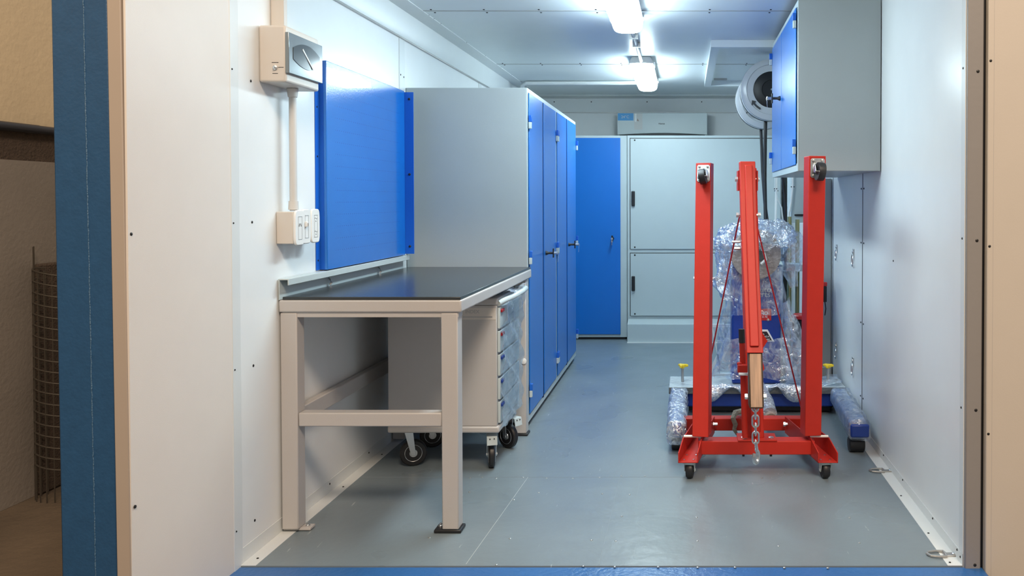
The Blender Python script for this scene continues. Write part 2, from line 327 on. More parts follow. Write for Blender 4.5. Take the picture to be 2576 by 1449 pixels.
# ---- outside left: workshop wall, ground
gr = struct(MB().box(-3.6, 3.2, -1.5, 8.2, -.2, -.151), 'ground', 'concrete')
XW = -2.90
ww = struct(MB().box(XW - .12, XW, -.6, 8.0, -.15, 4.2), 'wall_workshop', 'beigewall')
db = struct(MB().box(XW, XW + .008, -.6, 8.0, 1.335, 1.47), 'trim_10', 'darkband', smooth=0)
gs = struct(MB().box(XW, XW + .012, -.6, 8.0, -.15, 1.335), 'trim_11', 'greysheet', smooth=0)
p = MB().tube([(XW + .03, -.5, 1.475), (XW + .03, 3.62, 1.475)], .020, 14)
p.tube([(XW + .03, 3.62, 1.475), (XW + .03, 7.9, 1.475)], .0185, 14)
tag(p.obj('wall_pipe', 'pipe'), 'dark horizontal pipe running along the cream workshop wall at far left', 'pipe')
# wire mesh roll leaning at the wall
wm = thing('wire_mesh', (-2.765, 3.58, -.15), 'roll of rusty welded wire mesh standing against the grey workshop wall', 'wire mesh')
def arc(z, r=.25, a0=200, a1=340, n=10, tilt=0):
    return [(-2.765 + r * .38 * math.cos(R(a0 + (a1 - a0) * i / n)), 3.58 + r * .3 * math.sin(R(a0 + (a1 - a0) * i / n)) , z + tilt * math.cos(R(a0 + (a1 - a0) * i / n))) for i in range(n + 1)]
for k in range(19):
    MB().tube(arc(.0 + k * .047, .24, 150, 360, 12, -.018), .0034, 5).obj('horizontal_wire', 'wire', wm)
for a in range(150, 331, 20):
    x, y = -2.765 + .24 * .38 * math.cos(R(a)), 3.58 + .24 * .3 * math.sin(R(a))
    MB().cyl((x, y, -.148), (x, y, .96 if a in (190, 230) else .86), .0026, 5).obj('vertical_wire', 'wire', wm)
wb = MB().box(-2.886, -2.866, 3.60, 4.1, -.15, .88).obj('shade_panel', 'darkband', bevel=.01)  # thin dark slab added as the shade behind the wires
tag(wb, 'dark brown patch painting the shade on the wall behind the wire mesh roll', 'shade_panel')
# blue corner post of the container
bp = thing('corner_post', (-1.53, 2.05, -.15), 'tall blue painted steel post with a weld seam at left', 'post')
tilt = .011
leanbox(-1.602, -1.459, 2.07, 2.15, -.148, 2.6, .006).obj('flange', 'bluepost', bp, bevel=.004)
leanbox(-1.598, -1.545, 2.151, 2.26, -.148, 2.6, .006).obj('side_plate', 'bluepost', bp, bevel=.004)
wd = MB()
random.seed(1)
pts = [(-1.5175 + random.uniform(-.0006, .0006) - .009 * (z - CH), 2.07 - .0002 - .0008 * math.sin(z * 300), z) for z in [-.14 + .012 * i for i in range(225)]]
wd.tube(pts, [.0011 + random.uniform(0, .0009) for _ in pts], 6); wd.obj('weld_seam', 'weld', bp)
MB().box(-1.68, -1.46, 2.03, 2.3, -.1508, -.148).obj('foot_plate', 'bluepost', bp)
# ============================================================ LIGHT FITTINGS
def lamp(y0, y1, label):
    xc = -.287; t = thing('ceiling_light', (xc, (y0 + y1) / 2, ZC), label, 'light', 'batten lights along the ceiling')
    MB().prism([(xc - .06, y0 - .004, ZC), (xc - .082, y0 - .004, ZC - .046), (xc + .082, y0 - .004, ZC - .046), (xc + .06, y0 - .004, ZC)], (0, y1 - y0, 0)).obj('housing', 'conduit', t, bevel=.006)
    n = 14; vs = []; secs = 22
    for i in range(secs + 1):
        u = i / secs; y = y0 + (y1 - y0) * u
        e = min(1, min(u, 1 - u) * (y1 - y0) / .05); k = .55 + .45 * math.sqrt(max(0, 1 - (1 - e) ** 2))
        k *= 1 + .015 * math.sin(i * 2.2)
        for j in range(n + 1):
            a = math.pi * j / n; c = math.cos(a); sn = math.sin(a)
            x = .074 * k * math.copysign(abs(c) ** .55, c); z = -.0465 - .060 * (0.4 + .6 * k) * abs(sn) ** .6
            vs.append((xc + x, y, ZC + z))
    fs = [(i * (n + 1) + j, i * (n + 1) + j + 1, (i + 1) * (n + 1) + j + 1, (i + 1) * (n + 1) + j) for i in range(secs) for j in range(n)]
    fs += [tuple(range(n, -1, -1)), tuple(range(secs * (n + 1), (secs + 1) * (n + 1)))]
    MB().add(vs, fs).obj('diffuser', 'diff', t)
    for y in (y0 + .12, y1 - .12): MB().box(xc + .076, xc + .086, y - .012, y + .012, ZC - .055, ZC - .02).obj('clip', 'chrome', t)
lamp(2.90, 4.13, 'nearest glowing batten light on the ceiling, cut by the top of the picture')
lamp(5.32, 6.27, 'farther glowing batten light, hanging above the air conditioner side of the ceiling')
cc = MB().tube([(-.29, 4.12, ZC - .016), (-.29, 5.0, ZC - .016), (-.288, 5.2, ZC - .022), (-.287, 5.315, ZC - .03)], .011, 10)
cc = cc.obj('cable_conduit', 'conduit'); tag(cc, 'thin grey conduit between the two ceiling lights', 'conduit')
for y in (4.6, 4.85): MB().box(-.313, -.266, y - .008, y + .008, ZC - .03, ZC - .0).obj('clip', 'steel', cc)
tag(MB().tube([(XL + .12, 6.50, ZC - .05), (XL + .13, 6.44, ZC - .03), (XL + .17, 6.40, ZC - .018), (-.5, 6.40, ZC - .018), (-.25, 6.36, ZC - .018)], .016, 12).obj('ceiling_conduit', 'trim'),
    'white round conduit crossing the ceiling behind the far light', 'conduit')
# roof hatch frame
h = thing('ceiling_hatch', (.5, 5.6, ZC), 'shallow rectangular white frame on the ceiling beside the hose reels', 'hatch')
x0, x1, y0, y1, zb = .150, .84, 4.78, 6.45, ZC - .042
for nm, q in (('front_rail', (x0, x1, y0, y0 + .05)), ('rear_rail', (x0, x1, y1 - .05, y1)), ('side_rail', (x0, x0 + .05, y0 + .05, y1 - .05)), ('side_rail', (x1 - .05, x1, y0 + .05, y1 - .05))):
    MB().box(*q, zb, ZC - .0005).obj(nm, 'ceil', h)
MB().box(x0 + .07, x0 + .17, y1 - .18, y1 - .15, ZC - .012, ZC).obj('latch', 'steel', h)
# ============================================================ ELECTRICAL, LEFT WALL
eb = thing('distribution_board', (XL, 2.83, 1.54), 'beige wall mounted electrical box with smoked door at upper left', 'electrical box')
ya, yb, za, zb_ = 2.708, 2.952, 1.553, 1.742
MB().box(XL + .001, XL + .092, ya, yb, za, zb_).obj('case', 'beigebox', eb, bevel=.008, seg=3)
dr = MB().box(XL + .090, XL + .103, ya - .002, yb + .004, za + .030, za + .166).obj('cover', 'smoke', eb, bevel=.002)
# lens shaped window
pl = []
for t in range(25):
    u = -1 + 2 * t / 24; pl.append((XL + .1035, 2.832 + .098 * u, za + .100 + .044 * (1 - .55 * u * u)))
for t in range(25):
    u = 1 - 2 * t / 24; pl.append((XL + .1035, 2.832 + .098 * u, za + .100 - .040 * (1 - .55 * u * u)))
MB().prism(pl, (.0012, 0, 0)).obj('window', 'smokewin', dr, smooth=0)
MB().beam((XL + .105, 2.80, za + .125), (XL + .1065, 2.875, za + .068), .0012, .007).obj('window_strip', 'conduit', dr)
k = MB().lathe((XL + .057, ya, za + .048), (0, -1, 0), [(.008, 0), (.008, .004), (.003, .006), (.003, .012)], 12); k = k.obj('toggle', 'chrome', eb)
for (z, l, x) in ((.064, .022, .045), (.048, .018, .066), (.028, .018, .047)): MB().box(XL + x, XL + x + l, ya - .0006, ya, za + z, za + z + .002).obj('caption', 'ink', eb, smooth=0)
tr = MB().box(XL + .001, XL + .046, 2.79, 2.815, 1.7425, 2.099)
tag(tr.obj('cable_trunking', 'beigebox', bevel=.002), 'square beige cable duct rising from the electrical box to the ceiling', 'cable duct')
cp = thing('vertical_conduit', (XL + .045, 2.85, 1.12), 'grey round conduit between electrical box and sockets', 'conduit')
MB().cyl((XL + .040, 2.86, 1.125), (XL + .040, 2.86, 1.551), .0125, 18).obj('tube', 'conduit', cp)
MB().lathe((XL + .040, 2.86, 1.522), (0, 0, 1), [(.015, 0), (.0165, .006), (.019, .0295)], 18).obj('upper_collar', 'conduit', cp)
MB().lathe((XL + .040, 2.86, 1.1285), (0, 0, 1), [(.017, 0), (.016, .030)], 18).obj('lower_collar', 'conduit', cp)
so = thing('socket_box', (XL, 2.85, 1.0), 'cream surface box carrying a power socket, nearest of three', 'socket')
MB().box(XL + .001, XL + .060, 2.815, 2.876, 1.010, 1.122).obj('box', 'beigebox', so, bevel=.003)
def faceplate(x, y0, y1, z0, z1, parent, name='faceplate'):
    pts = []; cy, cz, hy, hz = (y0 + y1) / 2, (z0 + z1) / 2, (y1 - y0) / 2, (z1 - z0) / 2
    for i in range(40):
        a = 2 * math.pi * i / 40; c, s_ = math.cos(a), math.sin(a); pts.append((x, cy + hy * math.copysign(abs(c) ** .35, c), cz + hz * math.copysign(abs(s_) ** .45, s_)))
    return MB().prism(pts, (.009, 0, 0)).obj(name, 'white', parent, bevel=.003, seg=2)
def marks(par, x, y0, y1, z0, z1):
    cy = (y0 + y1) / 2; e = .013
    q = MB()
    for a in ((cy - e, cy - e + .0012, z0 + .02, z1 - .022), (cy + e, cy + e + .0012, z0 + .02, z1 - .022), (cy - e, cy + e, z0 + .02, z0 + .0215), (cy - e, cy + e, z1 - .0235, z1 - .022)): q.box(x, x + .0006, *a)
    q.obj('module_outline', 'steel', par, smooth=0)
fpl = faceplate(XL + .060, 2.812, 2.880, 1.004, 1.127, so); marks(fpl, XL + .069, 2.812, 2.880, 1.004, 1.127)
for dy, tz in ((-.006, .3), (.006, -.3)): MB().beam((XL + .0693, 2.846 + dy - tz * .006, 1.070), (XL + .0693, 2.846 + dy + tz * .006, 1.080), .0012, .003).obj('socket_slot', 'ink', fpl)
for (y0, y1, lab, nm) in ((2.884, 2.952, 'white switch plate on the left wall, middle of three', 'switch'), (2.956, 3.024, 'white double socket plate on the left wall, farthest of three', 'socket')):
    t = thing('light_switch' if nm == 'switch' else 'wall_socket', (XL, (y0 + y1) / 2, 1.01), lab, nm)
    MB().box(XL + .001, XL + .050, y0 + .004, y1 - .004, 1.012, 1.122).obj('box', 'white', t, bevel=.003)
    pth = faceplate(XL + .050, y0, y1, 1.006, 1.130, t); marks(pth, XL + .059, y0, y1, 1.006, 1.130)
    cy = (y0 + y1) / 2
    if nm == 'switch':
        MB().box(XL + .059, XL + .068, cy - .016, cy - .004, 1.066, 1.086).obj('rocker', 'white', pth, bevel=.002)
        MB().box(XL + .068, XL + .0684, cy - .013, cy - .007, 1.070, 1.080).obj('red_mark', 'card', pth)
    else:
        for zc in (1.092, 1.044):
            for dy, dz in ((-.006, .004), (.006, .002), (0, -.007)): MB().cyl((XL + .0588, cy + dy, zc + dz), (XL + .0597, cy + dy, zc + dz), .0022, 8).obj('pin_hole', 'ink', pth)
# ============================================================ PEGBOARD
pg = thing('pegboard', (XL, 3.6, .89), 'blue perforated tool panel on the wall above the workbench', 'tool panel')
MB().box(XL + .020, XL + .033, 3.145, 4.018, .893, 1.700).obj('panel', 'peg', pg, bevel=.002)
sf = MB().box(XL + .0005, XL + .0202, 3.150, 3.156, .893, 1.70).box(XL + .0005, XL + .003, 3.115, 3.156, .893, 1.70).obj('side_flange', 'bluedk', pg, smooth=0)
for z in (.93, 1.12, 1.33, 1.52): MB().lathe((XL + .003, 3.13, z), (1, 0, 0), [(.004, -.001), (.004, .001), (0, .002)], 8).obj('bolt', 'dark', sf)
sf = MB().box(XL + .030, XL + .076, 4.019, 4.024, .898, 1.694).obj('end_flange', 'bluedk', pg, smooth=0)
for z in (.935, 1.29, 1.66): MB().lathe((XL + .056, 4.019, z), (0, -1, 0), [(.006, -.001), (.006, .002), (.003, .004), (0, .0045)], 10).obj('bolt', 'dark', sf)
MB().box(XL + .0005, XL + .030, 3.158, 4.016, 1.694, 1.699).obj('top_return', 'bluedk', pg, smooth=0)
# ============================================================ WORKBENCH
wbn = thing('workbench', (-1.1, 3.4, 0), 'grey steel workbench with dark mat top along the left wall', 'workbench')
X0, X1, YN, YF = XL + .004, -.777, 2.82, 4.11
tp = MB().box(X0, X1, YN, YF, .772, .815).obj('tabletop', 'bench', wbn, bevel=.006, seg=3)
MB().box(X0 + .012, X1 - .004, YN + .004, YF, .815, .826).obj('mat', 'mat', tp, bevel=.002)
up = MB().box(X0, X0 + .004, YN, 4.06, .815, .888).box(X0, X0 + .036, YN, 4.06, .884, .889).box(X0 + .032, X0 + .036, YN, 4.06, .866, .886).obj('upstand', 'lgrey', wbn, bevel=.0015)
for y in (3.20, 3.72):
    MB().tube([(X0 + .012, y, .830), (X0 + .016, y + .008, .842), (X0 + .008, y, .856), (X0 + .018, y - .008, .850), (X0 + .020, y + .004, .838), (X0 + .013, y, .828)], .0032, 7).obj('cable_clip', 'chrome', up)
MB().box(X0 + .01, X1 - .012, YN + .008, YN + .058, .755, .772).obj('apron', 'bench', wbn)
LG = .058
def leg(x0, y0): return MB().box(x0, x0 + LG, y0, y0 + LG, .012, .770).obj('leg', 'bench', wbn, bevel=.004)
leg(X0 + .003, YN + .004); leg(X1 - .072, YN + .004); leg(X0 + .003, 3.90); leg(X1 - .065, 4.0)
MB().box(X0 + .062, X1 - .073, YN + .008, YN + .056, .372, .42).obj('crossbar', 'bench', wbn, bevel=.004)
MB().box(X0 + .004, X0 + .034, YN + .063, 3.899, .36, .42).obj('crossbar', 'bench', wbn, bevel=.004)
MB().box(X0 + .034, X0 + .046, 3.80, 3.86, .35, .43).tube([(X0 + .05, 3.80, .41), (X0 + .062, 3.81, .39), (X0 + .05, 3.82, .37)], .004, 6).obj('clamp', 'chrome', wbn)
MB().box(X1 - .10, X1 - .005, YN, YN + .065, .001, .012).obj('foot', 'black', wbn, bevel=.003)
MB().box(X1 - .072, X1, 3.995, 4.065, .001, .012).obj('foot', 'black', wbn, bevel=.003)
MB().box(X0 + .0, X0 + .095, YN + .02, YN + .06, .0025, .012).obj('foot', 'bench', wbn, bevel=.002)
for x, y in ((X0 + .078, YN + .04), (X1 - .086, YN + .035)): MB().lathe((x, y, .012), (0, 0, 1), [(.008, 0), (.008, .004), (.004, .005), (.004, .012)], 10).obj('anchor_bolt', 'chrome', wbn)
MB().lathe((X1 - .018, 4.0, .37), (0, -1, 0), [(.014, 0), (.014, .006), (.004, .008)], 14).obj('cap', 'white', wbn)
# ============================================================ CASTER builder
def caster(parent, x, y, zt, r, w_, yaw, off=.02, name='caster', brake=False, fork='chrome', hub='chrome', tyre='black', plate=True):
    T = Matrix.Translation((x, y, 0)) @ Matrix.Rotation(yaw, 4, 'Z')     # rolls along local x
    fk = MB()
    if plate: fk.box(-.032, .032, -.028, .028, zt - .004, zt, T)
    fk.lathe((x, y, zt - .012), (0, 0, 1), [(.020, 0), (.022, .008)], 16)
    for sy in (-1, 1):
        a = w_ / 2 + .004
        P = [T @ Vector(q) for q in ((-.018, sy * a, zt - .010), (.018, sy * a, zt - .010), (off + .010, sy * a, r - .008), (off - .010, sy * a, r - .008))]
        n = (T.to_3x3() @ Vector((0, sy * .003, 0))); fk.prism(P, n)
    fk.box(-.018, .018, -w_ / 2 - .006, w_ / 2 + .006, zt - .015, zt - .010, T)
    c = fk.obj(name, fork, parent, bevel=.001)
    o = T @ Vector((off, -w_ / 2, r)); ax = T.to_3x3() @ Vector((0, 1, 0))
    MB().lathe(o, ax, [(r * .62, 0), (r * .9, .001), (r, w_ * .25), (r, w_ * .75), (r * .9, w_ - .001), (r * .62, w_)], 28).obj('tyre', tyre, c)
    o2 = T @ Vector((off, -w_ / 2 - .002, r))
    MB().lathe(o2, ax, [(r * .28, 0), (r * .30, .002), (r * .55, .004), (r * .62, .001), (r * .66, .003), (r * .66, w_ + .001), (r * .62, w_ + .003), (r * .28, w_ + .004)], 28).obj('hub', hub, c)
    o3 = T @ Vector((off, -w_ / 2 - .009, r)); MB().lathe(o3, ax, [(.007, 0), (.007, .004), (.004, .004), (.004, w_ + .014), (.007, w_ + .014), (.007, w_ + .018)], 8).obj('axle', fork, c)
    if brake:
        q = MB(); q.box(off - .01, off + r + .008, -.022, .022, zt - .022, zt - .018, T)
        P = [T @ Vector(v) for v in ((off + r + .006, -.022, zt - .018), (off + r + .012, -.022, zt - .055), (off + r + .012, .022, zt - .055), (off + r + .006, .022, zt - .018))]
        q.prism(P, T.to_3x3() @ Vector((.003, 0, 0))); q.obj('brake_pedal', 'lgrey', c, bevel=.002)
        for sy in (-.009, .009): MB().cyl(T @ Vector((off + r + .010, sy, zt - .028)), T @ Vector((off + r + .0135, sy, zt - .028)), .003, 8).obj('pedal_hole', 'ink', c)
    return c
# ============================================================ TOOL TROLLEY
tt = thing('tool_trolley', (-1.03, 3.7, 0), 'grey wheeled drawer trolley in clear film under the workbench', 'tool trolley')
tx0, tx1, ty0, ty1 = -1.265, -.802, 3.455, 3.875
MB().box(tx0, tx1, ty0, ty1, .20, .715).obj('body', 'bench', tt, bevel=.003)
MB().box(tx0 - .004, tx1 + .010, ty0 - .004, ty1 + .004, .170, .200).obj('base_tray', 'bench', tt, bevel=.008)
top = MB().box(tx0 - .003, tx1 + .004, ty0 - .003, ty1 + .003, .716, .745).obj('top_rim', 'bench', tt, bevel=.006)
for i in range(5):
    z0 = .208 + i * .101 if i else .208
    z1 = .300 + i * .101
    d = MB().box(tx1 + .0005, tx1 + .012, ty0 + .012, ty1 - .012, z0 + .002, z1).obj('drawer', 'lgrey', tt, bevel=.002)
    MB().box(tx1 + .012, tx1 + .020, ty0 + .02, ty0 + .07, z1 - .022, z1 - .008).obj('drawer_handle', 'mblue' if i < 3 else 'reddk', d, bevel=.003)
hp = [(tx1 + .004, ty0 + .01, .722), (tx1 + .02, ty0 + .05, .730), (tx1 + .042, ty0 + .13, .737), (tx1 + .050, ty0 + .30, .742), (tx1 + .046, ty1 - .02, .745), (tx1 + .02, ty1 + .015, .745), (tx1 - .01, ty1 + .012, .742)]
MB().tube(hp, .0125, 12).obj('push_handle', 'lgrey', tt)
st = MB().box(-1.00 - .045, tx1 - .004, ty0 - .0008, ty0 - .0002, .655, .705).obj('sticker', 'paper', tt, smooth=0)
st['label'] = 'beige label strip with dark lettering'
text('INDEX', (-.935, ty0 - .0008, .682), .020, 'steel', st, bold=.0006)
MB().box(-.945, -.82, ty0 - .0012, ty0 - .0007, .663, .669).obj('caption', 'steel', st, smooth=0)
caster(tt, tx0 + .055, ty0 + .09, .170, .058, .03, R(20), .02)
caster(tt, tx1 - .045, ty0 + .09, .170, .058, .028, R(-75), .014, brake=True)
caster(tt, tx1 - .040, ty1 - .06, .170, .058, .03, R(-35), .012, brake=True)
caster(tt, tx0 + .055, ty1 - .06, .170, .058, .03, R(20), .02)
def sheet(f, nu, nv, name, m, parent=None, amp=0, fr=12, seed=0, smooth=180, solid=.0004):
    vs = []; fs = []
    for i in range(nu + 1):
        for j in range(nv + 1):
            p = Vector(f(i / nu, j / nv))
            if amp: p += noise.noise_vector(p * fr + Vector((seed, seed, 0))) * amp + noise.noise_vector(p * fr * 3 + Vector((0, seed, 5))) * amp * .35
            vs.append(p)
    for i in range(nu):
        for j in range(nv): a = i * (nv + 1) + j; fs.append((a, a + 1, a + nv + 2, a + nv + 1))
    return MB().add(vs, fs).obj(name, m, parent, smooth=smooth, recalc=False, solid=solid)
def fwrap(u, v):
    z = .19 + v * .545; b_ = .020 + .010 * math.sin(v * 9 + u * 4) ** 2 + .006 * math.sin(v * 38 + u * 16) + (.025 * max(0, (v - .8) * 5))
    return (tx1 + b_, ty0 + .006 + (ty1 - ty0) * u, z)
sheet(fwrap, 26, 40, 'film_wrap', 'filmflat', tt, .006, 12)
sheet(lambda u, v: (tx1 - .10 + .15 * u, ty0 + .10 + .30 * v, .748 + .010 + .012 * math.sin(u * 9 + v * 5)), 20, 30, 'film_top', 'film', tt, .008, 25)
# ============================================================ T handle (locker latch) with keys: stem from door surface along n
def t_handle(parent, p, n, up=(0, 0, 1), keys=True, side=None):
    p = Vector(p); n = Vector(n); u = Vector(up)
    hd = MB().lathe(p, n, [(.013, 0), (.012, .006), (.007, .016), (.007, .040)], 14).beam(p + n * .043 - u * .026, p + n * .043 + u * .026, .014, .007, up=n).obj('handle', 'black', parent, bevel=.001)
    MB().lathe(p + n * .047, n, [(.008, 0), (.008, .014), (.009, .015), (.009, .020)], 14).obj('lock', 'chrome', parent)
    if keys:
        s = n.cross(u); k = MB(); k.tube([p + n * .069 + u * .010, p + n * .074 - u * .002, p + n * .071 - u * .014], .0016, 6)
        k.beam(p + n * .070 - u * .014, p + n * .070 - u * .028, .010, .002, up=n); k.beam(p + n * .070 - u * .028, p + n * .068 - u * .052, .004, .002, up=n)
        k.obj('key', 'chrome', parent)
    return hd
# ============================================================ LEFT LOCKERS
XF = -.80; LZ0, LZ1 = .035, 1.731
def hinge(parent, x, y, z, sx, sy=1):
    MB().box(min(x, x + sx * .016), max(x, x + sx * .016), y - .010, y + .010, z, z + .034).obj('hinge_leaf', 'bluedk', parent, bevel=.002)
    MB().box(min(x, x + sx * .014), max(x, x + sx * .014), y - .012, y + .008, z - .034, z - .0005).obj('hinge_pin', 'lgrey', parent, bevel=.002)
def locker(y0, y1, label):
    t = thing('steel_locker', ((XL + XF) / 2, (y0 + y1) / 2, 0), label, 'locker', 'tall lockers on the left wall')
    b_ = MB().box(XL + .003, XF - .004, y0, y1, .03, LZ1); b_.obj('body', 'grey', t, bevel=.002)
    fr = MB().box(XF - .004, XF, y0, y0 + .02, .03, LZ1).box(XF - .004, XF, y1 - .02, y1, .03, LZ1).box(XF - .004, XF, y0 + .02, y1 - .02, LZ1 - .02, LZ1).box(XF - .004, XF, y0 + .02, y1 - .02, .03, .06)
    fr.obj('front_frame', 'lgrey', t, smooth=0)
    MB().box(XL + .03, XF - .02, y0 + .01, y1 - .01, 0, .03).obj('plinth', 'black', t)
    ym = (y0 + y1) / 2
    MB().box(XF - .0005, XF + .0015, ym - .034, ym + .004, .055, LZ1 - .022).obj('door_gap_shade', 'gap_shade', t, smooth=0)  # flat dark strip painting the shade between the two doors
    d1 = MB().box(XF - .001, XF + .005, y0 + .032, ym - .034, .068, LZ1 - .022).obj('door', 'blue', t, bevel=.002)
    d2 = MB().box(XF - .001, XF + .005, ym + .005, y1 - .024, .068, LZ1 - .022).obj('door', 'blue', t, bevel=.002)
    for z in (.19, .87, 1.56):
        hinge(d1, XF + .004, y0 + .024, z, 1); hinge(d2, XF + .005, y1 - .012, z, 1)
    t_handle(d2, (XF + .005, ym + .06, .862), (1, 0, 0))
    return t
locker(4.13, 5.034, 'blue doored grey locker right behind the workbench, nearer of the pair')
locker(5.036, 5.94, 'blue doored grey locker farther along the left wall, beyond the first')
# ============================================================ BACK LOCKER AND GREY CABINET
bl_ = thing('steel_locker', (-.95, 7.0, 0), 'locker with flat blue door facing the camera at the back', 'locker')
YBF = 6.79
MB().box(-1.40, -.487, YBF, 7.25, .02, 1.702).obj('body', 'lgrey', bl_, bevel=.002)
MB().box(-1.38, -.50, YBF + .02, 7.2, 0, .02).obj('plinth', 'black', bl_)
d = MB().box(-1.385, -.945, YBF - .012, YBF - .0005, .045, 1.682).obj('door', 'blue', bl_, bevel=.003)
d = MB().box(-.94, -.540, YBF - .012, YBF - .0005, .045, 1.682).obj('door', 'blue', bl_, bevel=.003)
MB().box(-.578, -.576, YBF - .0125, YBF - .012, .05, 1.68).obj('fold_line', 'bluedk', d, smooth=0)
t_handle(d, (-.605, YBF - .012, .846), (0, -1, 0))
gc = thing('grey_cabinet', (.15, 7.0, 0), 'wide pale grey cabinet with two tiers of panels at the back', 'cabinet')
MB().box(-.483, .80, YBF - .01, 7.25, .02, 1.702).obj('body', 'lgrey', gc, bevel=.002)
for nm, z0, z1 in (('door', .762, 1.676), ('door', .206, .722)):
    MB().box(-.462, .795, YBF - .0115, YBF - .0095, z0 - .006, z1 + .006).obj('door_gap', 'ink', gc, smooth=0)
    d = MB().box(-.456, .792, YBF - .020, YBF - .0118, z0 - .0045, z1 - .001).obj(nm, 'lgrey', gc, bevel=.002)
    zc = 1.178 if z0 > .5 else .472
    hd = MB().box(-.447, -.418, YBF - .040, YBF - .020, zc - .062, zc + .062).obj('handle', 'black', d, bevel=.006)
    for z in (z0 + .012, z1 - .014): MB().lathe((-.420, YBF - .020, z), (0, -1, 0), [(.007, 0), (.006, .003), (0, .004)], 10).obj('rivet', 'dark', d)
    if z0 < .5: MB().box(.775, .790, YBF - .040, YBF - .020, .42, .54).obj('handle', 'black', d, bevel=.006)
pl_ = MB().prism([(-.475, YBF - .03, 0), (-.475, YBF - .155, 0), (-.475, YBF - .155, .152), (-.475, YBF - .03, .178)], (.80, 0, 0)).obj('plinth_box', 'lgrey', gc, bevel=.003)
MB().box(-.475, .32, YBF - .170, YBF - .156, .0, .006).obj('sealant', 'white', gc, smooth=0)
# ============================================================ AIR CONDITIONER
ac = thing('air_conditioner', (-.2, 7.4, 1.72), 'white split air conditioner on the back wall above the cabinets', 'air conditioner')
ax0, ax1, ayf = -.608, .196, 7.29
pts = [(ax0, 1.748)] + [(ax0 + (ax1 - ax0) * i / 16, 1.748 + .016 * math.sin(math.pi * i / 16)) for i in range(1, 16)] + [(ax1, 1.748), (ax1, 1.944), (ax0, 1.944)]
MB().prism([(x, ayf, z) for x, z in pts], (0, .02, 0)).obj('front_panel', 'acw', ac, bevel=.004)
MB().box(ax0, ax1, ayf + .02, YB - .002, 1.764, 1.950).obj('body', 'acw', ac, bevel=.01)
MB().box(ax0 + .02, ax1 - .02, ayf + .012, ayf + .10, 1.735, 1.764).obj('air_outlet', 'black', ac)
s1 = MB().box(ax0 + .006, ax0 + .145, ayf - .001, ayf - .0002, 1.876, 1.940).obj('display_sticker', 'sblue', ac, smooth=0)
text('24°C', (ax0 + .035, ayf - .001, 1.897), .034, 'acw', s1)
s2 = MB().box(ax0 + .152, ax0 + .225, ayf - .001, ayf - .0002, 1.795, 1.940).obj('energy_label', 'conduit', ac, smooth=0)
MB().box(ax0 + .157, ax0 + .172, ayf - .002, ayf - .001, 1.865, 1.938).obj('label_strip', 'white', s2, smooth=0)
MB().prism([(ax0 + .175, ayf - .002, 1.872), (ax0 + .195, ayf - .002, 1.87), (ax0 + .182, ayf - .002, 1.895)], (0, .001, 0)).obj('label_mark', 'card', s2, smooth=0)
text('Hisense', (-.24, ayf - .0008, 1.842), .018, 'ink', ac, bold=.0004)
# ============================================================ UPPER CABINET RIGHT
uc = thing('wall_cabinet', (.69, 4.2, 1.294), 'grey wall cabinet with blue doors hung high on the right wall', 'cabinet')
UX = .506; uy0, uy1, uz0, uz1 = 3.67, 4.73, 1.294, 2.062
MB().box(UX + .004, XR - .004, uy0, uy1, uz0, uz1).obj('body', 'grey', uc, bevel=.002)
MB().box(UX, UX + .004, uy0, uy0 + .022, uz0, uz1).box(UX, UX + .004, uy1 - .02, uy1, uz0, uz1).box(UX, UX + .004, uy0 + .022, uy1 - .02, uz1 - .025, uz1).box(UX, UX + .004, uy0 + .022, uy1 - .02, uz0, uz0 + .035).obj('front_frame', 'lgrey', uc, smooth=0)
d1 = MB().box(UX - .005, UX - .0005, uy0 + .045, 4.260, uz0 + .030, uz1 - .026).obj('door', 'blue', uc, bevel=.002)
d2 = MB().box(UX - .005, UX - .0005, 4.269, uy1 - .012, uz0 + .030, uz1 - .026).obj('door', 'blue', uc, bevel=.002)
for z in (1.405, 1.975): hinge(d1, UX - .005, uy0 + .036, z, -1); hinge(d2, UX - .005, uy1 - .008, z - .0, -1)
t_handle(d2, (UX - .005, 4.31, 1.700), (-1, 0, 0))
